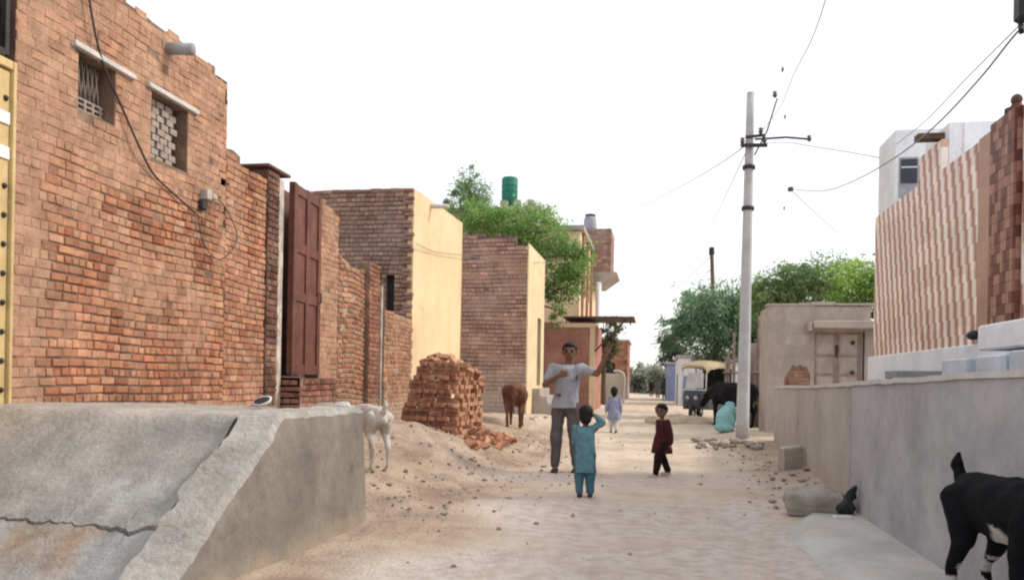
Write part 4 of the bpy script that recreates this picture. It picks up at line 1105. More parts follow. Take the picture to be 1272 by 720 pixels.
# ================================================================== POLES AND WIRES
def pole():
    p = hit(922, 545); t = at(932.5, 115, p.y)
    base = Vector((p.x, p.y, p.z - .1)); d = Vector((t.x, t.y, t.z)) - base
    root = empty('utility_pole', base, 0, 'tall pale steel utility pole beside the turquoise clad figure', 'utility pole')
    b = MB(); pts = [Vector((0, 0, 0)) + d*k/12 for k in range(13)]
    b.tube(pts, [lerp(.142, .080, k/12) for k in range(13)], 14); b.build('shaft', M['pole'], root)
    for py in (208, 259):
        z = at(930, py, p.y).z; c = d*((z - base.z)/d.z); b = MB(); b.tube([c - d.normalized()*.04, c + d.normalized()*.04], .135, 14); b.build('band', M['iron'], root)
    z = at(930, 183, p.y).z; c = d*((z - base.z)/d.z)
    b = MB(); b.box(c + Vector((.08, -.14, 0)), (.56, .06, .07), R(6)); b.box(c + Vector((.10, -.13, .2)), (.4, .05, .05), R(-14)); b.build('crossarm', M['iron'], root)
    b = MB(); b.tube([c + Vector((.1, -.1, .14)), c + Vector((.75, -.1, .16)), c + Vector((1.25, -.1, .10))], .022, 6); b.tube([c + Vector((.1, -.1, -.2)), c + Vector((.35, -.1, .3)), c + Vector((.55, -.1, 1.0))], .016, 6); b.build('bracket', M['iron'], root)
    for dx, dz in ((-.16, .05), (.30, .05), (.22, .25), (.5, 1.02), (1.22, .05)):
        b = MB(); q = c + Vector((dx, -.12, dz)); b.tube([q, q + Vector((0, 0, .05)), q + Vector((0, 0, .07)), q + Vector((0, 0, .12))], [.03, .055, .035, .05], 10); b.build('insulator', M['ceramic'], root)
    return base + c
PC = pole()
def wire(px, label, r=.011, m='wire'):
    b = MB(); b.tube(curve([at(x, y, Y) for x, y, Y in px], 8), r, 5, caps=False)
    tag(b.build('power_line', M[m]), label, 'wire')
wire([(926, 181, 19.3), (890, 206, 26), (845, 232, 37), (800, 253, 50), (752, 266, 60)], 'long sagging wire running from the pole toward the brick upper room', .013)
wire([(926, 190, 19.3), (915, 214, 24), (900, 246, 32), (882, 283, 42)], 'short steep wire dropping from the pole behind the trees', .011)
wire([(952, 178, 19.3), (975, 177, 17), (1010, 182, 15), (1060, 190, 13.5), (1092, 196, 12.6)], 'faint level wire from the pole bracket to the white upper room', .007)
wire([(1290, 18, 6.2), (1262, 42, 6.6), (1215, 100, 7.6), (1160, 158, 9), (1110, 197, 11), (1060, 225, 13.5), (1022, 237, 16), (982, 235, 19.3)], 'heavy black wire sagging across the sky over the tiled house', .0085)
wire([(1290, 8, 6.4), (1250, 48, 7), (1200, 98, 8.2), (1150, 150, 10), (1115, 178, 12)], 'thin upper wire running above the heavy sagging wire', .005)
wire([(982, 235, 19.3), (1010, 262, 24), (1045, 292, 31), (1075, 312, 38)], 'wire sloping down from the dark clamp to the acacia tree', .010)
wire([(1030, -15, 9), (1010, 45, 11), (985, 95, 14), (968, 135, 17), (938, 172, 19.3)], 'faint wire coming down from above to the pole head', .006)
wire([(890, 312, 36), (855, 345, 46), (820, 378, 60), (790, 405, 80)], 'faint low wire strung from the old lamp post down the street', .013)
for (x, y, Y) in ((972, 90, 14.5), (975, 148, 18), (974, 261, 21)):
    q = at(x, y, Y); b = MB(); b.tube([q, q + Vector((0, 0, .05)), q + Vector((.01, 0, .10))], [.008, .024, .008], 8)
    b.v = [tuple(Vector(v_) - q) for v_ in b.v]
    tag(b.build('wire_spacer', M['ceramic'], None, q), {90: 'small dark bead on the faint overhead wire, highest of three', 148: 'small dark bead in the sky level with the pole head', 261: 'small dark bead in the sky below the wire clamp'}[y], 'wire spacer')
q = at(982, 235, 19.3); b = MB(); b.box((0, 0, 0), (.12, .1, .1), bev=.02); tag(b.build('wire_clamp', M['ceramic'], None, q), 'dark clamp where the heavy wire meets the sloping wire', 'clamp')
q = at(1268, 8, 6.5); b = MB(); b.box((.02, 0, .02), (.10, .12, .26), bev=.02); b.tube([(.0, 0, -.12), (.01, 0, -.2)], .02, 8); b.tube([(.03, 0, .1), (.3, 0, .5)], .012, 6)
tag(b.build('wire_box', M['blackplastic'], None, q), 'black cable joint box hanging at the top corner of the sky', 'joint box')
def lamp_post():
    q0 = at(892, 420, 36); q1 = at(884, 309, 36)
    r = empty('lamp_post', (q0.x, 36, 0), 0, 'thin leaning wooden post rising out of the dark tree', 'post')
    b = MB(); b.tube([(0, 0, -.1), (q1.x - q0.x, 0, q1.z)], [.11, .08], 8); b.build('shaft', M['bark'], r)
    b = MB(); b.box((q1.x - q0.x, 0, q1.z - .1), (.22, .16, .34), bev=.03); b.build('lamp_head', M['iron'], r)
lamp_post()
q = at(815, 475, 95); r = empty('lamp_post', (q.x, 95, 0), 0, 'pale slim post standing far off at the street end', 'post'); b = MB(); b.tube([(0, 0, -.1), (0, 0, 4.2)], .07, 8); b.build('shaft', M['pole'], r)

# ================================================================== TREES
def tree(name, label, loc, trunk, clumps, pal, leaf=(.16, .05), n=6000, droop=.4, seed=1, group=None, cat='tree', spread=.52, trunk_r=.16):
    rr = random.Random(seed); root = empty(name, loc, 0, label, cat, group)
    t = MB(); pts = [Vector(p) for p in trunk]; t.tube(curve(pts, 5), [lerp(trunk_r, trunk_r*.5, k/(5*(len(pts) - 1))) for k in range(5*(len(pts) - 1) + 1)], 10)
    lv = MB(); tot = sum(c[1][0]*c[1][1]*c[1][2] for c in clumps)
    for (c, rad, shade) in clumps:
        c = Vector(c); fork = min(pts, key=lambda p: (p - c).length)
        mid = fork.lerp(c, .5) + Vector((rr.uniform(-.2, .2), rr.uniform(-.2, .2), .15))
        t.tube(curve([fork, mid, c], 5), [lerp(trunk_r*.45, .02, k/10) for k in range(11)], 6)
        share = int(n*rad[0]*rad[1]*rad[2]/tot)
        nsub = max(4, share//55)
        for s_ in range(nsub):
            while True:
                u = Vector((rr.uniform(-1, 1), rr.uniform(-1, 1), rr.uniform(-1, 1)))
                if .30 < u.length < 1: break
            sc = c + Vector((u.x*rad[0], u.y*rad[1], u.z*rad[2]))
            if rr.random() < .35: t.tube([c.lerp(sc, .1), c.lerp(sc, .6) + Vector((0, 0, .06)), sc], [.022, .014, .006], 4)
            q = rr.uniform(.65, 1.3)*shade*(.72 + .38*(u.z*.5 + .5))  # leaves paler high in each clump: top light put into leaf colour
            base = mix3(rr.choice(pal), rr.choice(pal), rr.random())
            sr = spread*rr.uniform(.5, 1.15)*min(rad)
            dirv = Vector((u.x, u.y, u.z*.4 - droop)).normalized()
            for k in range(55):
                p = sc + Vector((rr.gauss(0, sr*.5), rr.gauss(0, sr*.5), rr.gauss(0, sr*.42)))
                a = (dirv + Vector((rr.gauss(0, .55), rr.gauss(0, .55), rr.gauss(0, .45)))).normalized()
                w_ = a.cross(Vector((rr.gauss(0, 1), rr.gauss(0, 1), rr.gauss(0, 1)))).normalized()
                l_, ww = leaf[0]*rr.uniform(.6, 1.3), leaf[1]*rr.uniform(.7, 1.3)
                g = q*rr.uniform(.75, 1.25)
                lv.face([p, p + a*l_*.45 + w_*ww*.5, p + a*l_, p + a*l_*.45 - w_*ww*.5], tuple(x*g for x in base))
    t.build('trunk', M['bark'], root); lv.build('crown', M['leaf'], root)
    return root
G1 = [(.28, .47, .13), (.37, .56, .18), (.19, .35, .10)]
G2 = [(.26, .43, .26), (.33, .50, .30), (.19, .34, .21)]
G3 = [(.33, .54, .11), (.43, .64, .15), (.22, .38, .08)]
# bushy tree by the cream house
def loc_of(px, py, Y, o): v = at(px, py, Y); return tuple(v - Vector(o))
o = (-4.6, 33.0, 0)
tree('leafy_tree', 'bushy bright green tree spilling over the cream house toward the street', o, [(-.4, 0, 0), (-.3, 0, 2), (-.6, -.3, 4.2), (-1.4, -.4, 6)],
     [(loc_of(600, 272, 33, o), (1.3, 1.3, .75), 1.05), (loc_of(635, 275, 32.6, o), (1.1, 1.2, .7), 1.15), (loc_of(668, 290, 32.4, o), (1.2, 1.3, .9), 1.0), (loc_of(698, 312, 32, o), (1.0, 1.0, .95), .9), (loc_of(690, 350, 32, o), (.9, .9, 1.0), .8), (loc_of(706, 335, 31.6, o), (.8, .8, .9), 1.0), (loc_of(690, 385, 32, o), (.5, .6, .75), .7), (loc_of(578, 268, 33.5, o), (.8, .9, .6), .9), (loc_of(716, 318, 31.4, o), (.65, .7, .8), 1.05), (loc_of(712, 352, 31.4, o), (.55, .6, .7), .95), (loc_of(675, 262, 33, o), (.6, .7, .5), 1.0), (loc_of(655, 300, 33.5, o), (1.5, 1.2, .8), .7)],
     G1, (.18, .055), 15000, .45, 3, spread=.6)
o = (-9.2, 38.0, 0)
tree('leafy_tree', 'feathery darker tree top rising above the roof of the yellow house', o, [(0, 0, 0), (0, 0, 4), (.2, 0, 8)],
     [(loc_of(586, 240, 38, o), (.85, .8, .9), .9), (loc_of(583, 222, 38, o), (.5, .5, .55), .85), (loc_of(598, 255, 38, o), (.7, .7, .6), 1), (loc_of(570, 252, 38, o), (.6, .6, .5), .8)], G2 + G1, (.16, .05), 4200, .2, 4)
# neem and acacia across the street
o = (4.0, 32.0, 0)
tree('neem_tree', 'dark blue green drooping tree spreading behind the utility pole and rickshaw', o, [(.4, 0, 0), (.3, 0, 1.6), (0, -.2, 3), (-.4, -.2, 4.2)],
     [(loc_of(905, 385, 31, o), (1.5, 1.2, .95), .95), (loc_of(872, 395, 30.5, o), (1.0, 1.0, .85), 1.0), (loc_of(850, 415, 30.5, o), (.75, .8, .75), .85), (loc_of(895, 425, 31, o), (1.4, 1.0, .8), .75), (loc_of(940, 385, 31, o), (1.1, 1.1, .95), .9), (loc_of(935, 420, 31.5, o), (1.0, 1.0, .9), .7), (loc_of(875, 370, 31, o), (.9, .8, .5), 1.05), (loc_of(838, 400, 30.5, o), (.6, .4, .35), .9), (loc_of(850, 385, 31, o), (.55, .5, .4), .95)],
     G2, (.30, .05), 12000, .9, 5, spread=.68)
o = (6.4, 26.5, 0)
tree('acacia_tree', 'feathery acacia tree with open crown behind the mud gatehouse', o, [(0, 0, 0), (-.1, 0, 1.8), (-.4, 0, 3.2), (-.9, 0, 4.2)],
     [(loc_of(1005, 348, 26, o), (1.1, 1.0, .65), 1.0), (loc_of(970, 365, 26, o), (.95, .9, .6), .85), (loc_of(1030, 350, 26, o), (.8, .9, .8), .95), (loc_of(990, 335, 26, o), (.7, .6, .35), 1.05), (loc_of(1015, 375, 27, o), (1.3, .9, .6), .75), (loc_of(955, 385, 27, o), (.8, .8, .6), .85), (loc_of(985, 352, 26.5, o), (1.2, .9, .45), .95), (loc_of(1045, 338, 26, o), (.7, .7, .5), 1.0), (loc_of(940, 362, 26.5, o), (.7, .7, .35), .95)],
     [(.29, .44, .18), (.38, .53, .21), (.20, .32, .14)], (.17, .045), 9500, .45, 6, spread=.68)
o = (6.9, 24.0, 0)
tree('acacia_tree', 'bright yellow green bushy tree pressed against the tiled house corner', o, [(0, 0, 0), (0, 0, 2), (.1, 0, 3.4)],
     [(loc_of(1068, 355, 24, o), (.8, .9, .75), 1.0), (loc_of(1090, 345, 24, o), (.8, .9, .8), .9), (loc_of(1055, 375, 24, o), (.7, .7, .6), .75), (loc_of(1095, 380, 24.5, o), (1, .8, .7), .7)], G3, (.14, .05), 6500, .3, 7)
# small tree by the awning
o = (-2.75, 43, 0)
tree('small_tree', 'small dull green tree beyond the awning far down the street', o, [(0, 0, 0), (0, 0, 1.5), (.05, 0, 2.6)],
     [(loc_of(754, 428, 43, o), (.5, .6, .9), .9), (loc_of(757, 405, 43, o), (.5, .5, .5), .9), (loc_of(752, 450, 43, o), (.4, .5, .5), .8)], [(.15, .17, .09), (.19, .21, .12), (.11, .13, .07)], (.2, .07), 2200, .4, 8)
# trees closing the street, distance haze put into their pale leaf colours
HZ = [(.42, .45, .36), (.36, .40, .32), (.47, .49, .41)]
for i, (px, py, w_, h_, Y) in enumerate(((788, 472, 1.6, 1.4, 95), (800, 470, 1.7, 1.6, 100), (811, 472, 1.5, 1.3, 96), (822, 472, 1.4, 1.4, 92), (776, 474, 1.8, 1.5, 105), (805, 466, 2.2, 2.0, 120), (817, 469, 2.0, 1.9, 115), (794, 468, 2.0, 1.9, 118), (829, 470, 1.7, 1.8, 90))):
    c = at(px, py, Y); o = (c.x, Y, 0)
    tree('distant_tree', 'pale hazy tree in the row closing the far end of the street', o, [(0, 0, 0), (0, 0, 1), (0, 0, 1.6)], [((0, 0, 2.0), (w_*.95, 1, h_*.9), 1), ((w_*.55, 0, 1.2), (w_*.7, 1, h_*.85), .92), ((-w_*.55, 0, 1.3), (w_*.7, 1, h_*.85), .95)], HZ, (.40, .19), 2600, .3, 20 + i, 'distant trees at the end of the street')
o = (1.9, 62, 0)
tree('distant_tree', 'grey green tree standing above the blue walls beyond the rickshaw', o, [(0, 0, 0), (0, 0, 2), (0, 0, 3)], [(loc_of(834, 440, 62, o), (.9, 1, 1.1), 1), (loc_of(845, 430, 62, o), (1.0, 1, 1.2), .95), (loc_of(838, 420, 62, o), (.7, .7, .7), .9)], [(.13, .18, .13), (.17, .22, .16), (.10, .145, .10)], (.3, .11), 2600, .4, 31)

# ================================================================== PEOPLE
def hand(b, wrist, d, side, s_, curl=.35, palmn=(0, -1, 0)):
    """palm, four fingers of unequal length and a thumb; d: direction of the hand; side: direction of the thumb"""
    d = Vector(d).normalized(); side = Vector(side); side = (side - d*side.dot(d)).normalized(); n = d.cross(side).normalized()
    if n.dot(Vector(palmn)) < 0: n = -n
    w = Vector(wrist); L_ = .095*s_
    b.capsule(w, w + d*L_*.5, .022*s_, .028*s_); b.capsule(w + d*L_*.35 + side*.018*s_, w + d*L_*.8 + side*.024*s_, .018*s_, .015*s_); b.capsule(w + d*L_*.35 - side*.018*s_, w + d*L_*.8 - side*.026*s_, .018*s_, .014*s_)
    for i, (o_, l) in enumerate(((.030, .068), (.010, .078), (-.010, .072), (-.030, .056))):
        p = w + d*L_*.85 + side*o_*s_; l *= s_
        k1 = p + (d + side*(o_*4))*l*.5; k2 = k1 + (d*(1 - curl) + n*curl + side*(o_*3)).normalized()*l*.5
        b.capsule(p, k1, .0095*s_, .0085*s_, 8); b.capsule(k1, k2, .0085*s_, .007*s_, 8)
    p = w + d*L_*.3 + side*.028*s_; k1 = p + (d*.7 + side*.7)*.035*s_; k2 = k1 + (d + n*curl)*.03*s_
    b.capsule(p, k1, .012*s_, .010*s_, 8); b.capsule(k1, k2, .010*s_, .008*s_, 8)

def person(label, loc, rz, H, J, top, bottom, kid=False, head_dir=(0, -1, 0), tunic=None, sleeve='short', shoe='shoe', hair='short', group=None, voxel=.008, hands=None, extra=None):
    """J: joints as fractions of the height, x to the figure's left (viewer's right when it faces us), facing -y"""
    r = empty('person', loc, rz, label, 'person', group)
    k = lambda p: Vector(p)*H
    hr = .088 if kid else .064
    f = (1.12 if kid else 1.0)
    b = MB()
    neck, head = k(J['neck']), k(J['head']); pel = k(J['pelvis']); ch = k(J['chest'])
    b.ell(head + Vector((0, 0, .006*H)), (hr*.80*H, hr*.96*H, hr*1.10*H)); b.ell(head + Vector(head_dir)*hr*.25*H - Vector((0, 0, hr*.42*H)), (hr*.60*H, hr*.66*H, hr*.62*H))
    hd = Vector(head_dir).normalized(); hs = hd.cross(Vector((0, 0, 1)))
    b.ell(head + hd*hr*.98*H - Vector((0, 0, hr*.16*H)), (hr*.16*H, hr*.2*H, hr*.24*H))
    for s_ in (-1, 1): b.ell(head + hs*s_*hr*.84*H - Vector((0, 0, hr*.08*H)), (hr*.16*H, hr*.2*H, hr*.28*H))
    b.capsule(neck - Vector((0, 0, .03*H)), head - Vector((0, 0, .03*H)), .034*H, .030*H)
    b.capsule(pel, ch, .070*H*f, .070*H*f)
    for s_ in ('l', 'r'):
        sh, el, wr = k(J['sh_' + s_]), k(J['el_' + s_]), k(J['wr_' + s_]); hp, kn, an = k(J['hip_' + s_]), k(J['kn_' + s_]), k(J['an_' + s_])
        b.capsule(ch, sh, .05*H, .034*H*f); b.capsule(sh, el, .030*H*f, .023*H*f); b.capsule(el, wr, .024*H*f, .016*H*f)
        b.capsule(pel, hp, .07*H, .052*H*f); b.capsule(hp, kn, .052*H*f, .034*H*f); b.capsule(kn, an, .034*H*f, .021*H*f)
        fd = Vector(J.get('foot_' + s_, (0, -1, 0)))
        b.capsule(an + Vector((0, 0, -.012*H)), an + fd*.085*H + Vector((0, 0, -.028*H)), .021*H, .016*H)
        hw = (hands or {}).get(s_)
        d = hw[0] if hw else (wr - el)
        hand(b, wr + (wr - el).normalized()*.005*H, d, hw[1] if hw else (0, -1, 0), H*.56, hw[2] if hw else .4, hw[3] if hw else (1 if s_ == 'r' else -1, 0, 0))
    body = b.blob('body', M['skin'], r, voxel*.62, 3)
    # hair
    hb = MB()
    up = Vector((0, 0, 1))
    hb.ell(head - hd*hr*.16*H + up*hr*.30*H, (hr*.90*H, hr*.98*H, hr*.98*H))
    if hair != 'short': hb.ell(head - hd*hr*.45*H - up*hr*.35*H, (hr*.80*H, hr*.70*H, hr*.95*H))
    else: hb.ell(head - hd*hr*.42*H - up*hr*.12*H, (hr*.74*H, hr*.66*H, hr*.75*H))
    hb.ell(head + hd*hr*.22*H + up*hr*.72*H, (hr*.74*H, hr*.72*H, hr*.50*H))
    for s_ in (-1, 1): hb.ell(head + hs*s_*hr*.70*H - hd*hr*.05*H + up*hr*.30*H, (hr*.22*H, hr*.45*H, hr*.5*H))
    hb.v = [tuple(Vector(v) + Vector((nz(v[0]*60, v[1]*60, v[2]*60), nz(v[1]*60, v[2]*60, 7), 0))*hr*.12*H) for v in hb.v]
    ho = hb.blob('hair', M['hair'], r, voxel*.8, 1)
    # cut the fringe so the face stays free
    # face
    for s_ in (-1, 1):
        e = MB(); e.ell(head + hd*hr*.86*H + hs*s_*hr*.34*H + up*hr*.02*H, (hr*.15*H, hr*.14*H, hr*.09*H), n=10); e.build('eye', M['eye'], r)
        e = MB(); q = head + hd*hr*.90*H + hs*s_*hr*.36*H + up*hr*.20*H; e.tube([q - hs*hr*.17*H, q + up*hr*.04*H, q + hs*hr*.17*H - up*hr*.02*H], hr*.05*H, 6); e.build('eyebrow', M['hair'], r)
    e = MB(); q = head + hd*hr*.90*H - up*hr*.50*H; e.ell(q, (hr*.26*H, hr*.14*H, hr*.075*H), n=10); e.build('mouth', M['lip'], r)
    # upper garment
    g = MB(); fl = .012*H
    if tunic:
        z1, rx, ry = tunic; p0 = k(J['pelvis'])
        rings = []
        for i in range(11):
            t = i/10; z = lerp(ch.z + .085*H, z1*H, t)
            a = .5*(1 - math.cos(math.pi*min(t*2.2, 1)))
            cx = lerp(ch.x, p0.x, min(1, t*1.4)); cy = lerp(ch.y, p0.y, min(1, t*1.4))
            w_ = lerp(.065, .105, sm(0, .14, t)); w_ = lerp(w_, rx, sm(.3, 1, t)); dd = lerp(.062, .094, sm(0, .12, t)); dd = lerp(dd, ry, sm(.3, 1, t))
            rings.append(((cx, cy, z), w_*H, dd*H))
        g.loft(rings, fold=.10, nf=7, ph=H*9)
    else:
        g.loft([((ch.x, ch.y, ch.z + .10*H), .05*H, .045*H), ((ch.x, ch.y, ch.z + .07*H), .095*H, .07*H), ((ch.x, ch.y, ch.z - .01*H), .102*H, .085*H), ((lerp(ch.x, pel.x, .6), ch.y, lerp(ch.z, pel.z, .55)), .096*H, .084*H), ((pel.x, pel.y, pel.z + .02*H), .102*H, .090*H), ((pel.x, pel.y, pel.z - .035*H), .108*H, .094*H)], fold=.05, nf=6)
    for s_ in ('l', 'r'):
        sh, el, wr = k(J['sh_' + s_]), k(J['el_' + s_]), k(J['wr_' + s_])
        g.capsule(ch + Vector((0, 0, .03*H)), sh, .070*H, .040*H)
        if sleeve == 'short': g.capsule(sh, sh.lerp(el, .62), .041*H, .038*H)
        else: g.capsule(sh, el, .039*H*f, .034*H*f); g.capsule(el, el.lerp(wr, .86), .034*H*f, .029*H*f)
    sh_ = g.blob('shirt', M[top], r, voxel, 3, fold=(.013*H, 13/H, 5/H))
    # trousers
    g = MB(); g.capsule(pel - Vector((0, 0, .01*H)), pel + Vector((0, 0, .045*H)), .070*H*f, .070*H*f)
    for s_ in ('l', 'r'):
        hp, kn, an = k(J['hip_' + s_]), k(J['kn_' + s_]), k(J['an_' + s_])
        wq = 1.15 if tunic else 1.0
        g.capsule(pel, hp, .068*H, .060*H*f); g.capsule(hp, kn, .061*H*f, .046*H*f*wq); g.capsule(kn, an + Vector((0, 0, .018*H)), .046*H*f*wq, .034*H*f*wq)
    g.blob('trousers', M[bottom], r, voxel, 3, fold=(.011*H, 14/H, 9/H))
    for s_ in ('l', 'r'):
        an = k(J['an_' + s_]); fd = Vector(J.get('foot_' + s_, (0, -1, 0)))
        q = MB(); q.capsule(an + Vector((0, 0, -.033*H)) - fd*.02*H, an + fd*.095*H + Vector((0, 0, -.036*H)), .026*H, .028*H)
        q.v = [(v[0], v[1], max(v[2], .002)) for v in q.v]; q.blob('sandal', M[shoe], r, voxel*.7, 1)
    if extra: extra(r, H, J)
    return r

BASE = dict(pelvis=(0, 0, .535), chest=(0, 0, .735), neck=(0, 0, .845), head=(0, -.005, .935), sh_l=(.115, 0, .805), sh_r=(-.115, 0, .805), el_l=(.15, .01, .63), el_r=(-.15, .01, .63),
            wr_l=(.155, -.04, .49), wr_r=(-.155, -.04, .49), hip_l=(.052, 0, .51), hip_r=(-.052, 0, .51), kn_l=(.058, -.01, .285), kn_r=(-.058, -.01, .285), an_l=(.06, .01, .045), an_r=(-.06, .01, .045))
KID = dict(pelvis=(0, 0, .50), chest=(0, 0, .68), neck=(0, 0, .79), head=(0, -.005, .905), sh_l=(.115, 0, .745), sh_r=(-.115, 0, .745), el_l=(.15, .01, .59), el_r=(-.15, .01, .59),
           wr_l=(.155, -.04, .46), wr_r=(-.155, -.04, .46), hip_l=(.055, 0, .47), hip_r=(-.055, 0, .47), kn_l=(.06, -.01, .265), kn_r=(-.06, -.01, .265), an_l=(.06, .01, .045), an_r=(-.06, .01, .045))
# tall man: one arm raised, the other folded to his chest
p = hit(702, 586)
Hm = 1.80
def tee_print(r, H, J):
    b = MB(); b.ell((-.055*H, -.080*H, .60*H), (.022*H, .012*H, .010*H), n=12); b.build('printed_patch', M['print'], r)
    b = MB(); b.ell((.085*H, -.068*H, .735*H), (.010*H, .014*H, .020*H), n=12); b.build('printed_patch', M['print'], r)
person('tall man in pale lilac T-shirt and charcoal trousers raising one arm', p, R(2), Hm,
       dict(BASE, pelvis=(-.005, 0, .535), chest=(.005, 0, .735), neck=(.015, 0, .845), head=(.02, -.015, .932), sh_l=(.122, 0, .800), sh_r=(-.108, 0, .805),
            el_l=(.235, -.035, .765), wr_l=(.305, -.06, .905), el_r=(-.165, -.035, .675), wr_r=(-.055, -.135, .745),
            kn_r=(-.072, -.015, .285), an_r=(-.078, .0, .045), kn_l=(.065, -.012, .285), an_l=(.078, .03, .045), hip_l=(.048, 0, .51), hip_r=(-.058, 0, .51)),
       'tshirt', 'trousers', hands={'l': ((.25, -.1, 1), (-1, -.1, 0), .15, (0, -1, 0)), 'r': ((1, -.15, .25), (0, -.2, 1), .5, (0, 1, 0))}, extra=tee_print, hair='short')
# girl in teal, seen from behind, hand to her head
p = hit(726, 617)
person('small child in teal tunic seen from behind with a hand on the head', p, R(180), 1.0,
       dict(KID, sh_l=(.105, 0, .745), el_l=(.122, -.04, .60), wr_l=(.075, -.12, .53), el_r=(-.172, -.03, .815), wr_r=(-.10, .02, .90), sh_r=(-.105, 0, .76), an_l=(.055, .03, .05), an_r=(-.055, -.03, .045), kn_r=(-.06, -.03, .265)),
       'teal', 'teal2', True, tunic=(.27, .108, .098), sleeve='long', hair='long', hands={'r': ((.8, .0, .55), (0, -1, .2), .5, (1, 0, 0))}, voxel=.007)
# boy in maroon, walking, face turned to the viewer
p = hit(822, 591)
person('small child in dark maroon shalwar kameez walking with pale sandals', p, R(-58), .98,
       dict(KID, head=(-.005, -.02, .905), an_l=(.055, -.13, .045), kn_l=(.055, -.09, .27), an_r=(-.055, .135, .06), kn_r=(-.055, .03, .265), el_r=(-.15, .03, .595), wr_r=(-.165, .0, .46), el_l=(.14, .04, .59), wr_l=(.12, .05, .455)),
       'maroon', 'maroon2', True, tunic=(.32, .125, .145), sleeve='long', shoe='shoe2', voxel=.007, head_dir=(.62, -.78, 0))
# girl in lavender farther on
p = hit(762, 537)
person('girl in lavender tunic and white trousers walking away down the street', p, R(186), 1.15,
       dict(KID, neck=(0, 0, .80), an_l=(.05, -.05, .045), kn_l=(.055, -.05, .27), an_r=(-.05, .07, .055), el_l=(.155, .03, .59), wr_l=(.165, -.03, .47)),
       'lav', 'whitecloth', True, tunic=(.29, .15, .115), sleeve='long', hair='long', voxel=.010)
# squatting figure in turquoise, back to the street
def squatter():
    p = hit(900, 537); H = 1.6
    J = dict(pelvis=(0, .02, .13), chest=(0, -.085, .30), neck=(0, -.14, .355), head=(0, -.185, .395), sh_l=(.105, -.10, .33), sh_r=(-.105, -.10, .33), el_l=(.13, -.22, .24), el_r=(-.13, -.22, .24), wr_l=(.07, -.32, .20), wr_r=(-.07, -.32, .20),
             hip_l=(.06, .02, .125), hip_r=(-.06, .02, .125), kn_l=(.085, -.19, .27), kn_r=(-.085, -.19, .27), an_l=(.07, -.06, .045), an_r=(-.07, -.06, .045))
    def shawl(r, H, J):
        g = MB()
        g.ell((0, -.02*H, .19*H), (.15*H, .15*H, .20*H)); g.ell((0, -.10*H, .32*H), (.135*H, .12*H, .11*H)); g.ell((0, -.185*H, .405*H), (.078*H, .085*H, .085*H)); g.ell((0, .02*H, .08*H), (.16*H, .13*H, .08*H))
        g.v = [tuple(Vector(v) + Vector((nz(v[0]*9, v[1]*9, v[2]*3), nz(v[1]*9, v[2]*3, 5), 0))*.03) for v in g.v]
        g.blob('shawl', M['turq'], r, .012, 3, fold=(.03, 7, 4))
    person('crouching person wrapped in a turquoise shawl beside the pole and buffalo', p, R(150), H, J, 'turq', 'turq', sleeve='long', extra=shawl, voxel=.010)
squatter()
# tiny figures far down the street
def tiny(px, py, cl, lab, rz, m2='trousers', H=1.6):
    p = hit(px, py)
    person(lab, p, R(rz), H, BASE, cl, m2, voxel=.02, tunic=(.3, .13, .1), sleeve='long')
tiny(809, 492, 'maroon2', 'dark clad figure standing far off where the street ends', 20)
tiny(817, 494, 'trousers', 'grey clad figure walking far off beside the blue walls', 160)
tiny(825, 496, 'navy', 'navy clad figure standing before the deep blue house', 200)

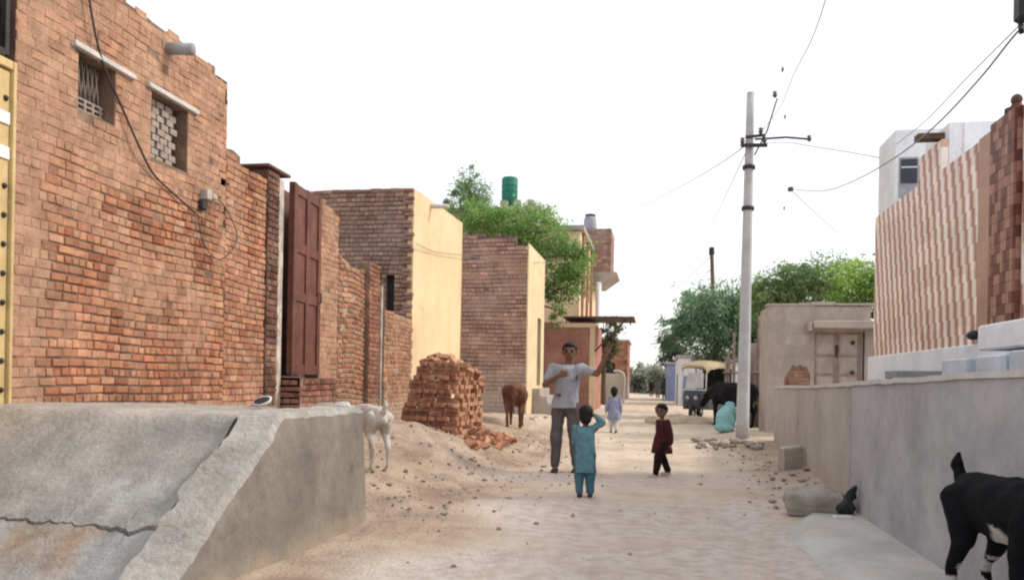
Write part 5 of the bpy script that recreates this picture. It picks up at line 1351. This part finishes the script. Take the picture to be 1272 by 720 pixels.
# ================================================================== ANIMALS
def animal(name, label, cat, loc, rz, s, colf, kind='goat', tail='up', horns=True, neck=None):
    r = empty(name, loc, rz, label, cat)
    b = MB(); V = lambda x, y, z: Vector((x, y, z))*s
    if kind == 'goat':
        b.ell(V(-.02, 0, .49), (.30*s, .115*s, .125*s)); b.capsule(V(-.24, 0, .52), V(.0, 0, .515), .100*s, .115*s); b.capsule(V(0, 0, .505), V(.22, 0, .52), .120*s, .112*s); b.capsule(V(.18, 0, .44), V(.27, 0, .47), .10*s, .085*s)
        b.capsule(V(-.28, 0, .54), V(-.33, 0, .49), .078*s, .055*s)
        nk = neck or ((.29, 0, .55), (.42, 0, .74), (.44, 0, .79), (.60, 0, .71))
        b.capsule(V(*nk[0]), V(*nk[1]), .092*s, .058*s); b.capsule(V(*nk[2]), V(*nk[3]), .056*s, .030*s)
        hd = (V(*nk[3]) - V(*nk[2])).normalized()
        for y in (-1, 1):
            e0 = V(*nk[2]) + Vector((0, y*.05*s, .01*s)); b.capsule(e0, e0 + Vector((-.02*s, y*.07*s, -.07*s)), .020*s, .012*s); b.capsule(e0 + Vector((-.02*s, y*.07*s, -.07*s)), e0 + Vector((-.01*s, y*.075*s, -.16*s)), .022*s, .010*s)
        for y in (-1, 1):
            fx = .02*y
            b.capsule(V(.20, .075*y, .47), V(.185 + fx, .085*y, .35), .068*s, .040*s); b.capsule(V(.185 + fx, .085*y, .35), V(.21 + fx, .085*y, .195), .040*s, .026*s); b.capsule(V(.21 + fx, .085*y, .195), V(.205 + fx, .085*y, .05), .025*s, .018*s); b.capsule(V(.205 + fx, .085*y, .045), V(.23 + fx, .085*y, .018), .020*s, .022*s)
            b.capsule(V(-.25, .07*y, .50), V(-.205 - fx, .085*y, .345), .078*s, .042*s); b.capsule(V(-.205 - fx, .085*y, .345), V(-.30 - fx, .085*y, .215), .040*s, .023*s); b.capsule(V(-.30 - fx, .085*y, .215), V(-.275 - fx, .09*y, .05), .025*s, .018*s); b.capsule(V(-.275 - fx, .09*y, .045), V(-.25 - fx, .09*y, .018), .020*s, .022*s)
        if tail == 'up': b.capsule(V(-.36, 0, .56), V(-.40, 0, .63), .030*s, .026*s); b.capsule(V(-.40, 0, .63), V(-.385, 0, .69), .032*s, .012*s); b.capsule(V(-.395, 0, .65), V(-.345, 0, .665), .014*s, .006*s)
        else: b.capsule(V(-.36, 0, .54), V(-.42, 0, .47), .026*s, .012*s)
    else:
        buf = kind == 'buffalo'
        w = 1.25 if buf else 1.0
        b.ell(V(-.03, 0, .60), (.50*s, .19*w*s, .215*s)); b.capsule(V(-.42, 0, .68), V(.0, 0, .655), .155*s*w, .17*s*w); b.capsule(V(0, 0, .655), V(.36, 0, .665), .175*s*w, .165*s*w); b.capsule(V(.30, 0, .56), V(.42, 0, .60), .14*s, .12*s); b.capsule(V(-.46, 0, .72), V(-.54, 0, .62), .10*s, .08*s)
        nk = neck or ((.44, 0, .70), (.66, 0, .74), (.68, 0, .76), (.90, 0, .62))
        b.capsule(V(*nk[0]), V(*nk[1]), .135*s*w, .095*s); b.capsule(V(*nk[2]), V(*nk[3]), .088*s, .055*s)
        for y in (-1, 1):
            e0 = V(*nk[2]) + Vector((-.01*s, y*.07*s, .01*s)); b.capsule(e0, e0 + Vector((-.03*s, y*.14*s, -.03*s)), .032*s, .014*s)
            fx = .03*y
            b.capsule(V(.33, .11*y, .60), V(.31 + fx, .115*y, .44), .11*s, .062*s); b.capsule(V(.31 + fx, .115*y, .44), V(.33 + fx, .11*y, .25), .052*s, .036*s); b.capsule(V(.33 + fx, .11*y, .25), V(.325 + fx, .11*y, .06), .034*s, .026*s); b.capsule(V(.325 + fx, .11*y, .05), V(.355 + fx, .11*y, .025), .03*s, .032*s)
            b.capsule(V(-.42, .10*y, .66), V(-.33 - fx, .13*y, .46), .14*s, .075*s); b.capsule(V(-.33 - fx, .13*y, .46), V(-.49 - fx, .115*y, .28), .064*s, .036*s); b.capsule(V(-.49 - fx, .115*y, .28), V(-.455 - fx, .115*y, .06), .034*s, .026*s); b.capsule(V(-.455 - fx, .115*y, .05), V(-.425 - fx, .115*y, .025), .03*s, .032*s)
        b.capsule(V(-.56, 0, .74), V(-.62, 0, .55), .026*s, .016*s); b.capsule(V(-.62, 0, .55), V(-.61, 0, .30), .015*s, .024*s)
    b.blob('body', M['coat'], r, .011*s if s > 1 else .0085, 4, colf=lambda p: colf(p/s), fold=(.010*s, 11/s, 7/s))
    h = Vector(nk[2])*s; hd = (Vector(nk[3]) - Vector(nk[2])).normalized()
    for y in (-1, 1):
        if horns: q = MB(); l = .16*s if kind != 'goat' else .10*s
        if horns: q.tube(curve([h + Vector((-.02*s, y*.035*s, .035*s)), h + Vector((-.05*s, y*.05*s, .04*s + l*.5)), h + Vector((-.14*s, y*(.06 if kind == 'goat' else .14)*s, .05*s + l*.6))]), [lerp(.018*s*(1.5 if kind != 'goat' else 1), .004*s, i/12) for i in range(13)], 8); q.build('horn', M['horn'], r)
        q = MB(); e = h + hd*.06*s + Vector((0, y*.048*s*(1 if kind == 'goat' else 1.6), .015*s)); q.ell(e, (.010*s, .008*s, .010*s), n=8); q.build('eye', M['eye'], r)
    return r
# black goat by the wall
def blackgoat(p):
    x, y, z = p
    n = .05*nz(x*9, y*9, z*9)
    w = 0
    if z < .47 + n and -.06 < x + n < .13 and abs(y) > .02: w = sm(.47, .42, z + abs(x - .035)*.9 + n)
    if z < .27 and x < .1 and abs(nz(x*9, y*5, z*11)) > .14: w = 1
    if x > .44 and z > .66: w = max(w, sm(.0, .15, nz(x*10, y*10, z*10)))
    return mix3((.008, .008, .011), (.66, .63, .60), w)
Pg = Vector((1.64, 4.68, 0)); ang = math.atan2(-.62, .11)
d = Vector((math.cos(ang), math.sin(ang), 0)); c = Pg + d*.36*1.18
animal('black_goat', 'black goat with a white belly patch and raised tail by the smooth grey wall', 'goat', (c.x, c.y, gz(c.x, c.y) + .05), ang, 1.26, blackgoat, neck=((.29, 0, .56), (.40, 0, .76), (.42, 0, .81), (.53, 0, .69)))
# white goat behind the platform corner
p = hit(474, 584)
a2 = math.atan2(.72, -.62)
animal('white_goat', 'white goat standing half hidden behind the concrete platform corner', 'goat', (p.x - .16, p.y + .04, gz(p.x - .16, p.y + .04)), a2, 1.14, lambda q: mix3((.76, .72, .66), (.64, .57, .49), sm(-.1, .4, nz(q[0]*6, q[1]*6, q[2]*6))), tail='up', horns=False, neck=((.29, 0, .52), (.44, 0, .44), (.46, 0, .43), (.58, 0, .30)))
# brown calf by the cream house
p = hit(640, 530)
animal('brown_calf', 'thin reddish brown calf standing by the purple brick side wall', 'calf', p, R(96), 1.2, lambda q: mix3((.17, .075, .05), (.25, .125, .085), sm(-.2, .3, nz(q[0]*5, q[1]*5, q[2]*5))), kind='cow', neck=((.44, 0, .70), (.64, 0, .60), (.66, 0, .60), (.78, 0, .40)))
# black buffalo
p1 = Vector((2.75, 23.4, 0)); p2 = Vector((1.62, 24.8, 0)); c = (p1 + p2)/2
animal('black_buffalo', 'black buffalo standing behind the pole with its head low', 'buffalo', (c.x, c.y, gz(c.x, c.y)), math.atan2(p2.y - p1.y, p2.x - p1.x), 1.48, lambda q: mix3((.010, .009, .012), (.022, .020, .024), sm(-.2, .3, nz(q[0]*5, q[1]*5, q[2]*5))), kind='buffalo', neck=((.44, 0, .66), (.64, 0, .62), (.66, 0, .62), (.86, 0, .40)))

# ================================================================== RICKSHAW
def rickshaw():
    p = hit(868, 521)
    r = empty('auto_rickshaw', (p.x + .25, p.y + .9, gz(p.x, p.y)), R(-26), 'three wheeled rickshaw with cream canopy and dark body behind the buffalo', 'rickshaw')
    b = MB()      # body shell, front towards -y
    def ring(y, w, z0, z1, n=10):
        return [(-w, y, z0), (-w*1.03, y, (z0 + z1)/2), (-w*.94, y, z1), (w*.94, y, z1), (w*1.03, y, (z0 + z1)/2), (w, y, z0)]
    rs = [ring(-1.20, .20, .45, .78), ring(-1.12, .34, .38, .95), ring(-.85, .50, .34, 1.0), ring(-.3, .60, .32, .62), ring(.2, .63, .32, .66), ring(.5, .64, .36, 1.05), ring(1.25, .62, .42, 1.05)]
    vs = [q for g in rs for q in g]; fs = [(i*6 + k, i*6 + (k + 1) % 6, (i + 1)*6 + (k + 1) % 6, (i + 1)*6 + k) for i in range(len(rs) - 1) for k in range(6)] + [(5, 4, 3, 2, 1, 0), tuple(36 + k for k in range(6))]
    b.add(vs, fs); b.build('body', M['navy'], r)
    b = MB(); n = 9; L0 = []
    for (y, h, w) in ((-1.02, 1.80, .50), (-.9, 1.93, .58), (-.2, 2.0, .62), (.7, 2.0, .63), (1.25, 1.95, .62), (1.32, 1.80, .60)):
        L0.append([(w*math.cos(math.pi*k/(n - 1)), y, h - .22 + .22*math.sin(math.pi*k/(n - 1))**.6) for k in range(n)])
    vs = [q for g in L0 for q in g]; b.add(vs, [(i*n + k, i*n + k + 1, (i + 1)*n + k + 1, (i + 1)*n + k) for i in range(5) for k in range(n - 1)], (1, 1, 1), True)
    b.add([(q[0], q[1], q[2] - .05) for q in vs], [(i*n + k, (i + 1)*n + k, (i + 1)*n + k + 1, i*n + k + 1) for i in range(5) for k in range(n - 1)], (1, 1, 1), True)
    b.build('canopy', M['canvas'], r)
    b = MB(); b.face([(-.34, -1.02, 1.04), (.34, -1.02, 1.04), (.28, -.93, 1.56), (-.28, -.93, 1.56)]); b.build('windscreen', M['glass'], r)
    b = MB()
    for x in (-.48, 0, .48): b.tube([(x, -1.03, .98), (x*.95, -.93, 1.72)], .018, 6)
    b.tube([(-.48, -1.03, .99), (.48, -1.03, .99)], .018, 6); b.build('screen_frame', M['white'], r)
    for x in (-.60, .60):
        for y in (.5, 1.25): b = MB(); b.tube([(x, y, 1.0), (x, y, 1.8)], .02, 6); b.build('canopy_post', M['iron'], r)
    b = MB(); b.box((0, 1.22, 1.42), (1.1, .05, .72), bev=.02); b.build('dark_interior_panel', M['rubber'], r)  # dark panel added so the cabin interior reads as shaded
    b = MB(); b.box((0, .75, .72), (1.05, .4, .12), bev=.03); b.box((0, 1.1, 1.05), (1.05, .12, .6), bev=.04); b.build('seat', M['rubber'], r)
    for (x, y) in ((0, -1.12), (-.58, .85), (.58, .85)):
        wv = MB(); wv.tube([(x - .045, y, .22), (x - .05, y, .22), (x + .05, y, .22), (x + .045, y, .22)], [.15, .225, .225, .15], 20); wh = wv.build('wheel', M['rubber'], r)
        q = MB(); q.tube([(x - .053, y, .22), (x + .053, y, .22)], .12, 16); q.build('rim', M['chrome'], wh)
    b = MB(); b.tube([(0, -1.12 + .26*math.sin(a), .24 + .26*math.cos(a)) for a in (-1.1, -.6, 0, .6, 1.1)], .05, 8); b.build('mudguard', M['navy'], r)
    for x in (-.16, .16): b = MB(); b.tube([(x, -1.17, .72), (x, -1.24, .72)], [.07, .075], 14); b.build('headlight', M['chrome'], r)
rickshaw()
bpy.data.objects['auto_rickshaw'].scale = (.94, .98, 1.05)

# ================================================================== LOOSE THINGS
ST = [rock_mesh('stone', M['stone'], i, 1, random.uniform(.7, 1.1), random.uniform(.5, .8)) for i in range(6)]
rr = random.Random(23)
def stone(p, s, label, group, name='stone'):
    o = bpy.data.objects.new(name, rr.choice(ST)); COL.objects.link(o); o.location = (p.x, p.y, gz(p.x, p.y) + s*.24); o.scale = (s*rr.uniform(.8, 1.4), s, s*rr.uniform(.7, 1)); o.rotation_euler = (rr.uniform(-.2, .2), rr.uniform(-.2, .2), rr.uniform(0, 6)); tag(o, label, 'stone', group)
for i in range(26): stone(hit(rr.uniform(864, 948), rr.uniform(548, 559)), rr.uniform(.10, .26), 'rough pale stone in the low row at the foot of the utility pole', 'stones in a row by the utility pole')
for i in range(14): stone(hit(rr.uniform(957, 1018), rr.uniform(580, 640)), rr.uniform(.05, .13), 'small rubble stone at the foot of the pale stained wall', 'rubble stones along the pale wall')
for i in range(16): stone(hit(rr.uniform(455, 620), rr.uniform(560, 640)), rr.uniform(.03, .07), 'dark little stone on the dirt bank below the platform', 'little stones on the dirt bank')
for i in range(9): stone(hit(rr.uniform(660, 690), rr.uniform(505, 522)), rr.uniform(.12, .25), 'grey stone heaped at the foot of the cream house steps', 'stones by the cream house steps')
# leaning block by the wall
p = hit(981, 583); b = MB(); b.box((0, 0, .16), (.30, .16, .34), bev=.02, jit=.012, rot=Euler((R(8), R(-6), R(20))).to_matrix()); tag(b.build('concrete_block', M['slab'], None, (p.x + .02, p.y + .05, gz(p.x, p.y))), 'rough upright concrete block leaning at the pale wall', 'block')
# heap of earth by the rickshaw
p = hit(850, 525); b = MB(); b.ell((0, 0, 0), (1.1, .9, .24), n=36); b.v = [tuple(Vector(v)*(1 + .30*nz(v[0]*2, v[1]*2, 1) + .12*nz(v[0]*7, v[1]*7, v[2]*3))) for v in b.v]
tag(b.build('earth_heap', mat('heap_earth', (.50, .39, .29), .2, 4, .97, .6, 20), None, (p.x, p.y + .6, gz(p.x, p.y) - .02)), 'smooth sandy heap of earth before the rickshaw wheel', 'earth heap')
# sack on the apron with a scrap of black plastic
p = hit(1024, 643)
b = MB(); b.ell((0, 0, .14), (.30, .20, .13), n=24); b.box((0, 0, .125), (.54, .34, .20), bev=.035); b.box((-.02, -.01, .03), (.46, .28, .07), bev=.02)
b.v = [tuple(Vector(v) + Vector((0, 0, .02*nz(v[0]*6, v[1]*6, 3) + .012*nz(v[0]*15, v[1]*15, 1)))) for v in b.v]
o = b.blob('cement_sack', M['sack'], None, .012, 3, loc=(p.x - .07, p.y + .12, gz(p.x, p.y) + .02)); o.rotation_euler.z = R(-9); tag(o, 'dusty filled sack lying on the pavement where two grey walls meet', 'sack')
p2 = hit(1053, 645); b = MB(); b.capsule((-.02, 0, .07), (.06, 0, .26), .07, .04); b.ell((0, 0, .08), (.09, .07, .08)); b.v = [tuple(Vector(v) + Vector((nz(v[0]*13, v[2]*13), nz(v[1]*13, v[2]*13, 3), nz(v[0]*11, v[1]*11, 6)))*.06) for v in b.v]
tag(b.blob('plastic_bag', M['blackplastic'], None, .008, 1, loc=(p2.x - .02, p2.y, gz(p2.x, p2.y) + .02)), 'crumpled black plastic bag between the sack and the wall', 'bag')
p2 = hit(1046, 650); b = MB(); b.box((0, 0, .03), (.16, .08, .05), .3, bev=.015, jit=.008); tag(b.build('plaster_lump', M['paper'], None, (p2.x, p2.y, gz(p2.x, p2.y) + .02)), 'white lump of plaster in front of the black plastic bag', 'lump')
# bowl and scraps on the platform
q = atx(327, 505, -4.55); zq = ramp_h(-4.55, 6.3)
q = Vector((at(327, 505, 6.45).x, 6.45, 0))
b = MB(); b.tube([(0, 0, 0), (0, 0, .012), (0, 0, .035), (0, 0, .060)], [.032, .048, .068, .078], 20); o = b.build('white_bowl', M['paper'], None, (q.x, q.y, ramp_h(q.x, q.y))); o.rotation_euler = (R(26), 0, R(-8)); o.scale = (1.1, 1.1, .75); o.location.z += .03
tag(o, 'small white bowl with dark inside tipped over on the platform', 'bowl')
b = MB(); b.ell((0, 0, 0), (.064, .064, .006), n=20); i_ = b.build('dark_inside', M['blackplastic'], o); i_.location = (0, 0, .060)
for (px, sx, sz, m, lab) in ((405, .26, .09, 'stone', 'flat mossy stone on the platform edge below the brown door'), (426, .15, .10, 'paper', 'crumpled pale rag lying on the platform edge beside the flat stone')):
    q = at(px, 508, 6.45); o = bpy.data.objects.new('stone' if m == 'stone' else 'rag', rock_mesh('scrap', M[m], px, 1, .7, .8)); COL.objects.link(o)
    o.location = (q.x, 6.45, ramp_h(q.x, 6.45) + sz*.3); o.scale = (sx, .14, sz*1.3); tag(o, lab, 'stone' if m == 'stone' else 'rag')
